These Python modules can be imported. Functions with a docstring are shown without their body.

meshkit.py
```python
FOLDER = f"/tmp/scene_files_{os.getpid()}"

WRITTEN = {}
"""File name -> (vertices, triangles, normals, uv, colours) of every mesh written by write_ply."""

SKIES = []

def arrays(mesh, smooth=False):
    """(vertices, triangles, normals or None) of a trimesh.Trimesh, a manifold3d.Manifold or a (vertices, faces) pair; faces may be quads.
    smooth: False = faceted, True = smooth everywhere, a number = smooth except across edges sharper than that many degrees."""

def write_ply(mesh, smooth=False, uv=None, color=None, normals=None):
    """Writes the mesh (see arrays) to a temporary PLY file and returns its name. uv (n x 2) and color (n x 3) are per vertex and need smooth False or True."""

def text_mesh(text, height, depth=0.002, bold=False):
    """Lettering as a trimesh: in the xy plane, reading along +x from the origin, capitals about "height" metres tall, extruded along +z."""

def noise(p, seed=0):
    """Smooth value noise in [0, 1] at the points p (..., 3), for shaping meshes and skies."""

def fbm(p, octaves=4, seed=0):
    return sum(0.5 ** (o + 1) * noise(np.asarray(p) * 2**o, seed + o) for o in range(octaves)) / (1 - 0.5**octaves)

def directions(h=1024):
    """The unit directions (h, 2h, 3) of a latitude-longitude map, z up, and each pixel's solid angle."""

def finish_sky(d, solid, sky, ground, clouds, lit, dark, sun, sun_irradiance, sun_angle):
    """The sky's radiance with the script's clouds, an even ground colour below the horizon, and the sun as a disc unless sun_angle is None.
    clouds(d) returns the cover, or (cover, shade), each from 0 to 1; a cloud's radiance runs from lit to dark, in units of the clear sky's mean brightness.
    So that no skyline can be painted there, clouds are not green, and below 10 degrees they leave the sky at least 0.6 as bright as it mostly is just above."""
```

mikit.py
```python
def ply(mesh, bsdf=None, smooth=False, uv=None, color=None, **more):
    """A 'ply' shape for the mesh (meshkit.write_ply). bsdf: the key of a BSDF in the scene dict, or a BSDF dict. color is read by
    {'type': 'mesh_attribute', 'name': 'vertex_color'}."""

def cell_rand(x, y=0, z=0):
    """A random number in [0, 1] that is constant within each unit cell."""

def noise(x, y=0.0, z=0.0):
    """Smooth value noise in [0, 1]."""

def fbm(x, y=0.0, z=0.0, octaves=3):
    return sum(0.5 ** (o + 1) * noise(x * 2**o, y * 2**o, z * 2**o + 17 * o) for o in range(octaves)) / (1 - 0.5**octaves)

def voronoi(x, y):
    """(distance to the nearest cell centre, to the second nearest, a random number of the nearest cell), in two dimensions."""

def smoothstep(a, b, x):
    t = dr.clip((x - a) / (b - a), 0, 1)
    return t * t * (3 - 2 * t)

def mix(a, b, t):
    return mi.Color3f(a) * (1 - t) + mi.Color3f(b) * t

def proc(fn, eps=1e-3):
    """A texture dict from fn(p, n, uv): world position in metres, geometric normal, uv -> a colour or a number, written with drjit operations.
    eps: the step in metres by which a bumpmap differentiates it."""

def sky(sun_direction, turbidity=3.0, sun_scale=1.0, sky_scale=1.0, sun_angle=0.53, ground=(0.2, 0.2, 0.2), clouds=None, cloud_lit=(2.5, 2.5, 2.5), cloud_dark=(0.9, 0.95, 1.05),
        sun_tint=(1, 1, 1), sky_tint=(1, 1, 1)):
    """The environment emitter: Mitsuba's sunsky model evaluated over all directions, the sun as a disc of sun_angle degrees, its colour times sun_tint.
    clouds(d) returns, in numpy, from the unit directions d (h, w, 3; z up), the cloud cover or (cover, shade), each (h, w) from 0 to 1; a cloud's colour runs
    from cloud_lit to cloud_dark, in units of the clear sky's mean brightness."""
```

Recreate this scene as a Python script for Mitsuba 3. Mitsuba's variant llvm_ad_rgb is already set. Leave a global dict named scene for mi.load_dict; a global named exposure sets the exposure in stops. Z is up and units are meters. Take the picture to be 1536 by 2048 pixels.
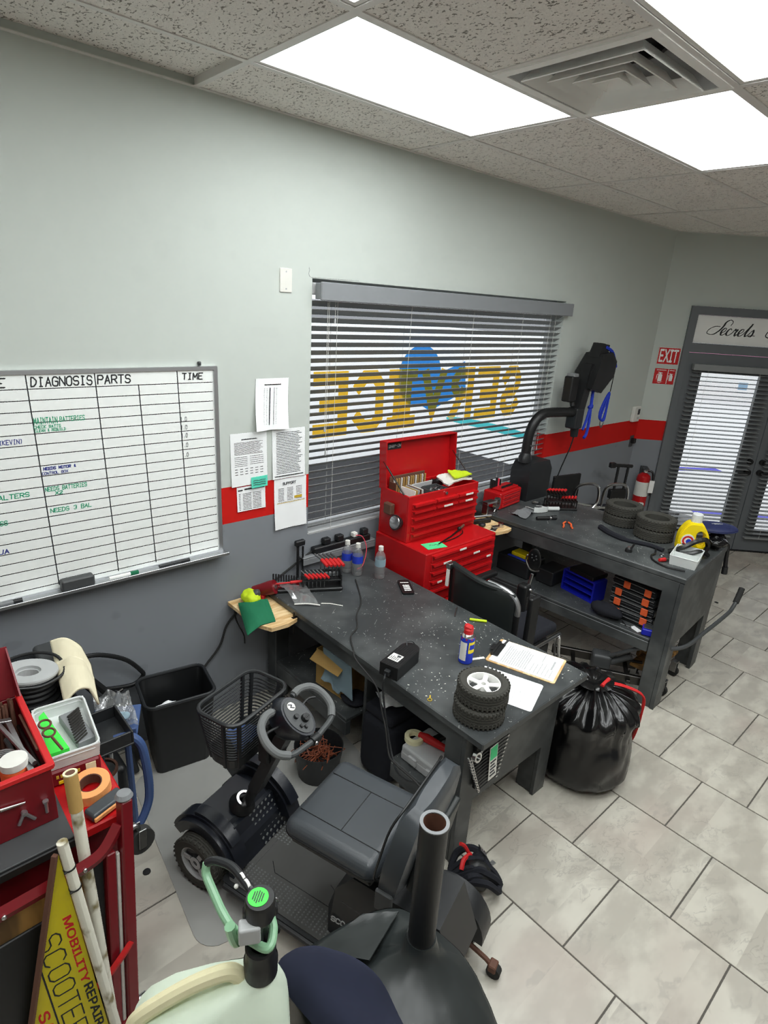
import math, random
import numpy as np, trimesh, shapely, drjit as dr
import mitsuba as mi
import mikit, meshkit
from mikit import ply, proc, noise, fbm, voronoi, cell_rand, smoothstep, mix
from shapely.geometry import Polygon, LineString
from shapely.geometry import box as sbox
T = mi.ScalarTransform4f
scene, labels = {}, {}
rng = np.random.default_rng(7)

# ------------------------------------------------------------------ camera, sky, exposure
EYE = np.array([0, 0, 2.28])
az, pit, roll = np.radians([47.0195, -19.4221, 3.7300])
fw = np.array([math.cos(az) * math.cos(pit), math.sin(az) * math.cos(pit), math.sin(pit)])
rt = np.array([math.sin(az), -math.cos(az), 0]); upv = np.cross(rt, fw)
upv = upv * math.cos(roll) - rt * math.sin(roll)
scene['camera'] = {'type': 'perspective', 'fov': 66.08, 'fov_axis': 'x', 'near_clip': 0.05, 'far_clip': 500.0,
                   'to_world': T().look_at(origin=EYE.tolist(), target=(EYE + fw).tolist(), up=upv.tolist())}
exposure = 0.0
LAMP = 8.6                       # radiance of the ceiling panels
scene['sky'] = mikit.sky((0.3, 0.5, 0.75), turbidity=5, sun_scale=0.0, sky_scale=5.0, ground=(0.3, 0.3, 0.3),
                         clouds=lambda d: (np.full(d.shape[:2], 0.85), 0.3 * meshkit.fbm(d * 3.0, 3)), cloud_lit=(2.3, 2.4, 2.5), cloud_dark=(1.9, 2.0, 2.15))

# ------------------------------------------------------------------ materials
def lin(c):
    c = np.array(c, float) / 255
    return np.where(c < 0.04045, c / 12.92, ((c + 0.055) / 1.055) ** 2.4).tolist()
def rgbv(c): return {'type': 'rgb', 'value': [float(x) for x in c]}
def mat(name, srgb, rough=0.5, metal=0.0, spec=0.5, **kw):
    col = srgb if isinstance(srgb, dict) else rgbv(lin(srgb))
    scene['m_' + name] = {'type': 'twosided', 'b': {'type': 'principled', 'base_color': col, 'roughness': rough, 'metallic': metal, 'specular': spec, **kw}}
UP, LO, RED = lin((191, 197, 191)), lin((126, 130, 135)), lin((197, 24, 18))
def f_wall(p, n, uv):
    band = dr.select((p.z > 1.135) & (p.z < 1.335), 1.0, 0.0)
    c = mix(LO, UP, dr.select(p.z > 1.2, 1.0, 0.0))
    c = mix(c, RED, band)
    v = 0.96 + 0.06 * fbm(p.x * 2.2 + p.y, p.z * 2.2, p.y * 2)
    sc = smoothstep(0.83, 0.90, noise(p.x * 9 + 31, p.z * 9, p.y * 9)) * dr.select(p.z < 1.1, 0.10, 0.02)
    return c * v * (1 - sc)
def f_tile(p, n, uv):
    ix = dr.floor((p.x - 1.668) / 0.447); r = cell_rand(ix, dr.floor((p.y + 40) / 0.225 + 0.5 * ix), 3)
    a = fbm(p.x * 6 + 9 * r, p.y * 11 + 5 * r, 2.0, 5); w = fbm(p.x * 9 + 3 * a + 7 * r, p.y * 18 - 4 * a, 7.0, 5)
    vein = smoothstep(0.035, 0.0, dr.abs(w - 0.52)) * smoothstep(0.5, 0.65, fbm(p.x * 4, p.y * 4, 5.0))
    c = mix(lin((168, 163, 152)), lin((190, 186, 174)), smoothstep(0.3, 0.72, a))
    c = mix(c, lin((168, 156, 146)), smoothstep(0.5, 0.8, fbm(p.x * 2 + 4, p.y * 3, 1.0)) * 0.6)
    return mix(c, lin((134, 130, 123)), vein * 0.35 + 0.3 * smoothstep(0.62, 0.8, w))
def f_ceil(p, n, uv):
    a = noise(p.x * 150, p.y * 90, 1.0) * 0.6 + noise(p.x * 330, p.y * 230, 4.0) * 0.4
    pit_ = smoothstep(0.66, 0.74, a)
    return mix(mix(lin((226, 222, 216)), lin((212, 208, 202)), noise(p.x * 300, p.y * 300, 2.0)), lin((128, 124, 118)), pit_)
def f_bench(p, n, uv):
    a = fbm(p.x * 6, p.y * 6, p.z * 6, 4)
    c = mix(lin((54, 57, 58)), lin((80, 83, 83)), smoothstep(0.35, 0.75, a))
    up = dr.select(n.z > 0.7, 1.0, 0.0)
    spk = smoothstep(0.93, 0.95, noise(p.x * 130, p.y * 130, 3.0)) * smoothstep(0.45, 0.7, fbm(p.x * 4 + 8, p.y * 4, 1.0)) * up
    scr = smoothstep(0.95, 0.98, noise(p.x * 20 + p.y * 14, p.y * 90 - p.x * 60, 9.0)) * 0.3
    return mix(c, lin((176, 178, 174)), dr.minimum(spk * 0.8 + scr * up, 1.0))
def f_wood(p, n, uv):
    g = fbm(p.x * 9 + p.z * 6, p.y * 60 + 6 * fbm(p.x * 5, p.y * 5, p.z * 5), p.z * 40, 3)
    return mix(lin((196, 158, 106)), lin((226, 198, 152)), smoothstep(0.3, 0.7, g))
def f_brown(p, n, uv):
    g = fbm(p.x * 26, p.y * 12, p.z * 3, 4)
    return mix(lin((84, 60, 30)), lin((152, 112, 56)), smoothstep(0.3, 0.72, g))
def f_grime(p, n, uv):
    g = fbm(p.x * 22, p.y * 22, p.z * 14, 4)
    return mix(lin((214, 211, 196)), lin((120, 108, 70)), smoothstep(0.52, 0.72, g))
mat('wall', proc(f_wall), 0.75, spec=0.25)
mat('floor_tile', proc(f_tile), 0.36)
mat('grout', (86, 82, 76), 0.9)
mat('ceil_tile', proc(f_ceil), 0.95, spec=0.1)
mat('tbar', (212, 210, 206), 0.5)
mat('bench', proc(f_bench), 0.42)
mat('wood', proc(f_wood), 0.6)
mat('brown', proc(f_brown), 0.7)
mat('pole', proc(f_grime), 0.55)
for nm, c, r in [('white', (232, 232, 228), .5), ('offwhite', (214, 213, 206), .6), ('paper', (236, 238, 238), .8), ('ink', (60, 62, 66), .8), ('black', (20, 21, 22), .45),
                 ('blackgloss', (13, 13, 14), .22), ('rubber', (34, 34, 33), .8), ('tyre', (56, 55, 50), .85), ('dgrey', (62, 64, 65), .5), ('grey', (120, 122, 124), .5),
                 ('lgrey', (170, 172, 172), .5), ('trimgrey', (98, 102, 105), .45), ('slat', (132, 135, 135), .55), ('valance', (128, 131, 134), .5), ('red', (176, 20, 24), .3), ('redflat', (190, 28, 30), .6),
                 ('dred', (112, 16, 26), .38), ('blue', (24, 34, 168), .35), ('navy', (26, 34, 74), .6), ('signyellow', (196, 180, 14), .45), ('steelblue', (62, 84, 128), .45), ('strapblue', (26, 52, 170), .7), ('yellow', (232, 206, 14), .4),
                 ('orange', (222, 96, 52), .45), ('tapeorange', (232, 158, 96), .6), ('green', (18, 104, 70), .85), ('teal', (86, 206, 178), .8), ('notegreen', (78, 200, 132), .8), ('lime', (190, 214, 30), .7),
                 ('neon', (66, 224, 72), .5), ('cloth', (214, 206, 178), .95), ('ragblue', (128, 150, 160), .95), ('fleece', (24, 28, 46), 1.0), ('dknavy', (20, 22, 30), .9), ('vinyl', (34, 38, 38), .38), ('leather', (58, 62, 66), .34),
                 ('dkplastic', (30, 32, 34), .42), ('scooter', (26, 29, 36), .3), ('deck', (66, 66, 64), .6), ('matgrey', (150, 150, 146), .5), ('cardboard', (170, 136, 78), .85), ('copper', (120, 62, 40), .5),
                 ('mkgreen', (24, 140, 104), .7), ('mkblue', (34, 44, 120), .7), ('mkblack', (30, 32, 34), .7), ('board', (238, 241, 238), .3), ('gold', (196, 164, 52), .4), ('mauve', (150, 100, 120), .8),
                 ('shade_ground', (28, 28, 29), .9), ('concrete', (196, 196, 192), .9), ('cream', (226, 220, 180), .5), ('gripgrey', (98, 100, 100), .7), ('pink', (214, 60, 80), .5), ('rust', (92, 60, 46), .7), ('clearplas', (206, 210, 208), .35)]:
    mat(nm, c, r)
mat('chrome', (205, 205, 205), .18, 1.0); mat('steel', (150, 150, 150), .35, 1.0); mat('alu', (190, 192, 194), .4, 1.0); mat('dsteel', (70, 68, 66), .42, 1.0)
mat('jug', (206, 219, 200), .4); mat('tubegreen', (134, 178, 142), .3)
scene['m_glass'] = {'type': 'thindielectric', 'int_ior': 1.5}
scene['m_clear'] = {'type': 'thindielectric', 'int_ior': 1.45}
scene['m_film'] = {'type': 'blendbsdf', 'weight': 0.14, 'a': {'type': 'thindielectric', 'int_ior': 1.5}, 'b': {'type': 'roughplastic', 'alpha': 0.15, 'diffuse_reflectance': rgbv((.75, .77, .77))}}
def vinyl(name, c): scene['m_' + name] = {'type': 'principledthin', 'base_color': rgbv(lin(c)), 'roughness': .6, 'diff_trans': 1.3}
vinyl('vyellow', (252, 200, 52)); vinyl('vblue', (60, 150, 235)); vinyl('vpale', (176, 208, 232)); vinyl('vcyan', (90, 220, 225))

# ------------------------------------------------------------------ helpers
def mx(x=0, y=0, z=0, rz=0, rx=0, ry=0, s=1):
    m = trimesh.transformations.euler_matrix(*np.radians([rx, ry, rz]), 'sxyz'); m[:3, :3] *= s; m[:3, 3] = (x, y, z); return m
def tf(mesh, *a, **k):
    m = mesh.copy(); m.apply_transform(a[0] if a and isinstance(a[0], np.ndarray) else mx(*a, **k)); return m
def cat(*ms):
    out = []
    for m in ms: out += list(m) if isinstance(m, (list, tuple)) else [m]
    return trimesh.util.concatenate(out)
def rb(sx, sy, sz, c=(0, 0, 0), r=0.004):
    """A box with chamfered edges, centred at c."""
    h = np.array([sx, sy, sz]) / 2; r = min(r, h.min() * 0.6); pts = []
    for s in np.ndindex(2, 2, 2):
        s = np.array(s) * 2 - 1
        for k in range(3):
            q = h - r; q[k] = h[k]; pts.append(s * q)
    m = trimesh.convex.convex_hull(np.array(pts)); m.apply_translation(c); return m
def bb(x0, x1, y0, y1, z0, z1, r=0.004): return rb(x1 - x0, y1 - y0, z1 - z0, ((x0 + x1) / 2, (y0 + y1) / 2, (z0 + z1) / 2), r)
def hull(pts): return trimesh.convex.convex_hull(np.array(pts, float))
def rbox(sx, sy, sz, c=(0, 0, 0), r=0.02, n=3):
    """A box with round edges: the hull of eight spheres."""
    s = trimesh.creation.icosphere(n - 1, r).vertices if n < 4 else trimesh.creation.icosphere(3, r).vertices
    h = np.array([sx, sy, sz]) / 2 - r
    p = np.vstack([s + h * (np.array(k) * 2 - 1) for k in np.ndindex(2, 2, 2)]); m = trimesh.convex.convex_hull(p); m.apply_translation(c); return m
def cyl(p0, p1, r, r1=None, n=16):
    return tube([p0, p1], [r, r if r1 is None else r1], n)
def spline(pts, n=8, closed=False):
    p = np.array(pts, float); out = []; N = len(p)
    g = (lambda i: p[i % N]) if closed else (lambda i: p[min(max(i, 0), N - 1)])
    for i in range(N if closed else N - 1):
        a, b, c, d = g(i - 1), g(i), g(i + 1), g(i + 2)
        for t in np.arange(n) / n:
            out.append(0.5 * (2 * b + (c - a) * t + (2 * a - 5 * b + 4 * c - d) * t * t + (3 * b - a - 3 * c + d) * t ** 3))
    if not closed: out.append(p[-1])
    return np.array(out)
def tube(pts, r, n=8, closed=False, sx=1.0):
    p = np.array(pts, float); N = len(p); r = np.broadcast_to(np.asarray(r, float), (N,))
    t = np.roll(p, -1, 0) - np.roll(p, 1, 0) if closed else np.gradient(p, axis=0)
    t /= np.maximum(np.linalg.norm(t, axis=1, keepdims=True), 1e-9)
    u = np.cross(t[0], [0, 0, 1] if abs(t[0][2]) < 0.9 else [1, 0, 0]); u /= np.linalg.norm(u); V = []
    a = np.arange(n) * 2 * np.pi / n
    for i in range(N):
        u = u - t[i] * (u @ t[i]); u /= np.linalg.norm(u); w = np.cross(t[i], u)
        V.append(p[i] + r[i] * (np.cos(a)[:, None] * u * sx + np.sin(a)[:, None] * w))
    V = np.vstack(V); F = []
    for i in range(N if closed else N - 1):
        j = (i + 1) % N
        for k in range(n):
            l = (k + 1) % n; F += [[i * n + k, i * n + l, j * n + l], [i * n + k, j * n + l, j * n + k]]
    if not closed:
        V = np.vstack([V, p[:1], p[-1:]]); c0, c1 = len(V) - 2, len(V) - 1
        for k in range(n):
            l = (k + 1) % n; F += [[c0, l, k], [c1, (N - 1) * n + k, (N - 1) * n + l]]
    return trimesh.Trimesh(V, np.array(F), process=False)
def lathe(prof, n=24):
    return trimesh.creation.revolve(np.array(prof, float), sections=n)
def ext(poly, h, engine='earcut'):
    poly = Polygon(poly) if not hasattr(poly, 'geom_type') else poly
    ps = getattr(poly, 'geoms', [poly])
    return trimesh.util.concatenate([trimesh.creation.extrude_polygon(g, h, engine=engine) for g in ps if g.area > 1e-9])
XZ = np.array([[1, 0, 0, 0], [0, 0, -1, 0], [0, 1, 0, 0], [0, 0, 0, 1.0]])          # extrusion of an (x, z) outline towards -y
YZ = np.array([[0, 0, 1, 0], [1, 0, 0, 0], [0, 1, 0, 0], [0, 0, 0, 1.0]])           # extrusion of a (y, z) outline towards +x
def extxz(poly, y0, y1): return tf(tf(ext(poly, y1 - y0), XZ), 0, y1, 0)
def extyz(poly, x0, x1): return tf(tf(ext(poly, x1 - x0), YZ), x0, 0, 0)
def rrect(x0, x1, y0, y1, r, q=5): return sbox(x0 + r, y0 + r, x1 - r, y1 - r).buffer(r, quad_segs=q)
def sheet(P, th=0.002):
    """A cloth or foil: grid of points (n, m, 3) with thickness."""
    n, m = P.shape[:2]; du, dv = np.gradient(P, axis=0), np.gradient(P, axis=1); N = np.cross(du, dv); N /= np.maximum(np.linalg.norm(N, axis=2, keepdims=True), 1e-9)
    A, B = (P + N * th / 2).reshape(-1, 3), (P - N * th / 2).reshape(-1, 3); i = np.arange(n * m).reshape(n, m); o = n * m
    q = np.stack([i[:-1, :-1], i[1:, :-1], i[1:, 1:], i[:-1, 1:]], -1).reshape(-1, 4); F = [q, q[:, ::-1] + o]
    for e in (i[0], i[-1][::-1], i[:, 0][::-1], i[:, -1]):
        F.append(np.stack([e[:-1], e[1:], e[1:] + o, e[:-1] + o], 1))
    F = np.vstack(F); return trimesh.Trimesh(np.vstack([A, B]), np.vstack([F[:, :3], F[:, [0, 2, 3]]]), process=False)
def bilin(c, n, m):
    """Grid over four corners c00, c10, c11, c01."""
    a, b, c_, d = [np.array(x, float) for x in c]; u, v = np.meshgrid(np.linspace(0, 1, n), np.linspace(0, 1, m), indexing='ij'); u, v = u[..., None], v[..., None]
    return a * (1 - u) * (1 - v) + b * u * (1 - v) + c_ * u * v + d * (1 - u) * v
def wr(P, s, f, seed=0):
    """Wrinkles: noise along z of a point grid."""
    return (meshkit.fbm(np.asarray(P) * f, 3, seed) - 0.5) * 2 * s
def blob(mesh, s, f, seed=0):
    m = mesh.copy(); m.vertices += m.vertex_normals * wr(m.vertices, s, f, seed)[:, None]; return m
def ellip(sx, sy, sz, c=(0, 0, 0), n=3):
    m = trimesh.creation.icosphere(n, 1.0); m.apply_scale([sx / 2, sy / 2, sz / 2]); m.apply_translation(c); return m
FONT = dict(A='00 26 40|12 32', B='00 06 36 45 44 33 03|33 42 41 30 00', C='45 36 16 05 01 10 30 41', D='00 06 26 44 42 20 00', E='46 06 00 40|03 33', F='46 06 00|03 33', G='45 36 16 05 01 10 30 41 43 23', H='00 06|40 46|03 43',
            I='20 26|10 30|16 36', J='46 41 30 10 01', K='00 06|46 03 40', L='06 00 40', M='00 06 22 46 40', N='00 06 40 46', O='10 01 05 16 36 45 41 30 10', P='00 06 36 45 44 33 03', Q='10 01 05 16 36 45 41 30 10|22 40', R='00 06 36 45 44 33 03|23 40',
            S='45 36 16 05 04 13 33 42 41 30 10 01', T='06 46|26 20', U='06 01 10 30 41 46', V='06 20 46', W='06 10 23 30 46', X='00 46|06 40', Y='06 23 46|23 20', Z='06 46 00 40')
FONT.update({'1': '15 26 20', '0': '10 01 05 16 36 45 41 30 10', '2': '05 16 36 45 44 00 40', '3': '05 16 36 45 43 23|33 42 41 30 10 01', '.': '20 21', '(': '36 25 21 30', ')': '16 25 21 10', '&': '40 15 26 35 12 11 20 42', '-': '13 33', ',': '20 10'})
def ribbon(P, w):
    P = np.array(P, float); return LineString(P).buffer(w / 2, quad_segs=2, cap_style='round')
def strokes(text, h, w, slant=0.0, jit=0.0, adv=5.4, sx=1.0, seed=1):
    r = np.random.default_rng(seed); out = []; x = 0
    for ch in text:
        for st in FONT.get(ch, '').split('|'):
            if st.strip():
                q = np.array([[int(a[0]), int(a[1])] for a in st.split()], float); q += r.normal(0, jit, q.shape)
                q[:, 0] += q[:, 1] * slant; out.append(ribbon(np.c_[(x + q[:, 0]) * sx, q[:, 1]] * h / 6, w))
        x += adv * (0.55 if ch in 'I.,1' and jit == 0 else 1)
    return shapely.union_all(out), x * sx * h / 6
def textflat(text, h, bold=True):
    m = meshkit.text_mesh(text, h, 0.001, bold); return m

place = {}
def numbered(k):
    if k not in used: used.add(k); return k
    i = 1
    while f'{k}_{i:03d}' in used: i += 1
    used.add(f'{k}_{i:03d}'); return f'{k}_{i:03d}'
used = set(); ID = np.eye(4)
def thing(name, label, cat_, F=ID, group=None, kind=None):
    k = numbered(name); place[k] = F; labels[k] = {'label': label, 'category': cat_}
    if group: labels[k]['group'] = group
    if kind: labels[k]['kind'] = kind
    return k
def part(par, name, mesh, m, smooth=30, label=None, kind=None):
    k = numbered(par + '__' + name); F = place[par.split('__')[0]]
    if F is not ID: mesh = tf(mesh, F)
    scene[k] = ply(mesh, 'm_' + m, smooth)
    lab = {**({'label': label} if label else {}), **({'kind': kind} if kind else {})}
    if lab: labels[k] = lab
    return k
def one(name, label, cat_, mesh, m, F=ID, group=None, smooth=30, kind=None):
    k = thing(name, label, cat_, F, group, kind)
    if F is not ID: mesh = tf(mesh, F)
    scene[k] = ply(mesh, 'm_' + m, smooth); return k
def struct(name, mesh, m, F=ID, smooth=False):
    k = numbered(name); place[k] = F; labels[k] = {'kind': 'structure'}
    if mesh is not None: scene[k] = ply(tf(mesh, F), 'm_' + m, smooth)
    return k

# ------------------------------------------------------------------ the room
YW, CX, CZ = 2.681, 5.933, 3.063
DW = mx(CX, YW, 0, rz=-45)                        # door wall: local x along the wall, -y into the room
R2 = math.sqrt(0.5); DL = 2.60
room = Polygon([(-1.9, YW), (CX, YW), (CX + DL * R2, YW - DL * R2), (CX + DL * R2, -2.5), (-1.9, -2.5)])
WX0, WX1, WZ0, WZ1 = 1.89, 4.28, 0.955, 2.38
struct('wall_left', extxz(sbox(-2.0, -0.02, CX + 0.06, CZ + 0.05).difference(sbox(WX0, WZ0, WX1, WZ1)), YW, YW + 0.15), 'wall')
struct('wall_right', extxz(sbox(0.0, -0.02, DL, CZ + 0.05).difference(sbox(0.275, -0.1, 2.365, 2.44)), 0, 0.15), 'wall', DW)
XR = CX + DL * R2
struct('wall_far', bb(XR, XR + 0.1, -2.6, YW - DL * R2, -0.02, CZ + 0.05, 0.001), 'wall')
struct('wall_back', bb(-2.0, XR, -2.6, -2.5, -0.02, CZ + 0.05, 0.001), 'wall')
struct('wall_near', bb(-2.0, -1.9, -2.5, YW, -0.02, CZ + 0.05, 0.001), 'wall')
# floor: grout bed and square tiles in running bond
fl = struct('floor', tf(ext(room.buffer(0.05, join_style='mitre'), 0.05), 0, 0, -0.053), 'grout')
rm = room.buffer(-0.004, join_style='mitre')
for i in range(-9, 15):
    for j in range(-10, 9):
        x0 = 1.668 + 0.447 * i; y0 = (0.628 if i % 2 == 0 else 0.41) + 0.4495 * j
        g = sbox(x0 + .0035, y0 + .0035, x0 + 0.4435, y0 + 0.446).intersection(rm)
        if g.area > 4e-4:
            ch = g.buffer(-0.0015)
            part(fl, 'tile', cat(tf(ext(g, 0.0025), 0, 0, -0.0035), tf(ext(ch if ch.geom_type == 'Polygon' and not ch.is_empty else g, 0.0011), 0, 0, -0.0011)), 'floor_tile', False)
# ceiling: deck, T-bar grid, lay-in tiles, troffers, diffuser
ce = struct('ceiling', tf(ext(room.buffer(0.12, join_style='mitre'), 0.05), 0, 0, CZ + 0.14), 'lgrey')
GX, GY, D = 1.285, 1.635, 0.6096
xs = [GX + 2 * D * k for k in range(-3, 6)]; ys = [GY + D * k for k in range(-7, 2)]
lights = {(0, 0), (0, -2), (-1, -1), (1, -1), (-1, -3), (1, -3), (0, -4), (2, -4), (-2, -2)}  # cells out of view are added panels brightening floor, whiteboard and door wall
bars = []
for y in ys: bars.append(sbox(-1.9, y - .012, XR, y + .012))
for x in xs: bars.append(sbox(x - .012, -2.5, x + .012, YW))
bars.append(sbox(GX + D - .012, GY - D, GX + D + .012, GY))
bars.append(room.boundary.buffer(0.022, join_style='mitre'))
grid = shapely.union_all(bars).intersection(room)
part(ce, 'suspension_grid', tf(ext(grid, 0.0035), 0, 0, CZ), 'tbar', False)
part(ce, 'grid_stem', tf(ext(shapely.union_all([b.buffer(-0.009) for b in bars[:-1]]).intersection(rm), 0.035), 0, 0, CZ + .0035), 'tbar', False)
def ctile(x0, y0, x1, y1, dz=0):
    g = sbox(x0 + .004, y0 + .004, x1 - .004, y1 - .004).intersection(rm)
    for q in getattr(g, 'geoms', [g]):
        if q.area > 1e-3: part(ce, 'tile', tf(ext(q, 0.014), 0, 0, CZ + .004 + dz), 'ceil_tile', False)
for a, x in enumerate(xs):
    for b, y in enumerate(ys + [ys[0] - D]):
        i, j = a - 3, b - 7 if b < len(ys) else -8
        if (i, j) in lights: continue
        if (i, j) == (0, -1): ctile(x, y, x + D, y + D)
        else: ctile(x, y, x + 2 * D, y + D, .03 if (i, j) == (-1, 1) else 0)
spots = {(0, 0): 'long bright ceiling panel nearest the window wall', (1, -1): 'bright ceiling panel to the right of the air vent', (0, -2): 'bright ceiling panel cut off by the top right corner', (-1, -1): 'sliver of bright ceiling panel at the top edge above the long panel'}
for (i, j) in sorted(lights, key=lambda q: q not in spots):
    x, y = GX + 2 * D * i, GY + D * j
    t = thing('ceiling_light', spots.get((i, j), 'recessed ceiling panel added out of view to brighten the room'), 'ceiling light', group='recessed ceiling light panels')
    o, inn = sbox(x + .013, y + .013, x + 2 * D - .013, y + D - .013), sbox(x + .030, y + .030, x + 2 * D - .030, y + D - .030)
    part(t, 'frame', tf(ext(o.difference(inn), 0.05), 0, 0, CZ + .004), 'tbar', False)
    part(t, 'housing', tf(ext(o, 0.03), 0, 0, CZ + .055), 'lgrey', False)
    k = part(t, 'diffuser', trimesh.Trimesh([[x + .03, y + .03, CZ + .008], [x + .03, y + D - .03, CZ + .008], [x + 2 * D - .03, y + D - .03, CZ + .008], [x + 2 * D - .03, y + .03, CZ + .008]], [[0, 1, 2], [0, 2, 3]], process=False), 'white', False)
    scene[k]['emitter'] = {'type': 'area', 'radiance': rgbv((0.96 * LAMP, 1.0 * LAMP, 1.0 * LAMP))}
# square air diffuser
vx, vy = GX + 1.5 * D, GY - 0.5 * D
t = thing('air_vent', 'square white ceiling air diffuser with stepped louvres', 'air vent', mx(vx, vy, CZ))
part(t, 'frame', tf(ext(sbox(-.297, -.297, .297, .297).difference(sbox(-.262, -.262, .262, .262)), 0.008), 0, 0, -.004), 'white', False)
def frus(a, b, z0, z1, th=.004):
    A = [(-a, -a), (a, -a), (a, a), (-a, a)]; B = [(-b, -b), (b, -b), (b, b), (-b, b)]; ms = []
    for k in range(4):
        l = (k + 1) % 4; P = bilin([(*A[k], z0), (*A[l], z0), (*B[l], z1), (*B[k], z1)], 2, 2); ms.append(sheet(P, th))
    return cat(*ms)
part(t, 'throat', frus(.262, .17, 0, .12), 'lgrey', False)
part(t, 'duct', tf(lathe([(.17, .12), (.155, .12), (.155, .15), (.0, .15), (0, .152), (.17, .152)], 32), 0, 0, -.02), 'black')
for k, (a, b) in enumerate([(.19, .225), (.125, .16), (.06, .098)]):
    part(t, 'louvre', frus(b, a, -.016 + .002 * k, .03 + .004 * k), 'white', False)
part(t, 'centre_plate', cat(frus(.05, .022, -.012, .03), bb(-.022, .022, -.022, .022, .028, .032)), 'white', False)

# ------------------------------------------------------------------ window with sign film and blind
w = struct('window_1', None, None)
GYP = YW + 0.105
part(w, 'frame', extxz(sbox(WX0, WZ0, WX1, WZ1).difference(sbox(WX0 + .035, WZ0 + .035, WX1 - .035, WZ1 - .035)), GYP - .02, GYP + .03), 'lgrey', False)
def pane(par, x0, x1, z0, z1, y, F=None):
    return part(par, 'glass_pane', trimesh.Trimesh([[x0, y, z0], [x1, y, z0], [x1, y, z1], [x0, y, z1]], [[0, 1, 2], [0, 2, 3]], process=False), 'glass', False)
pane(w, WX0 + .03, WX1 - .03, WZ0 + .03, WZ1 - .03, GYP)
part(w, 'sill', bb(WX0 + .001, WX1 - .001, YW + .002, GYP - .02, WZ0 + .0005, WZ0 + .012), 'lgrey', False)
def flatface(mesh, y):                            # keeps the front faces of an upright text, mirrored for reading from outside
    m = mesh.submesh([np.nonzero(mesh.face_normals[:, 2] > 0.9)[0]], append=True); v = m.vertices
    return trimesh.Trimesh(np.c_[-v[:, 0], np.full(len(v), y), v[:, 1]], m.faces, process=False)
sg = thing('window_sign', 'yellow vinyl SERVICE lettering with blue emblem on the window glass, seen reversed', 'sign')
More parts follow.
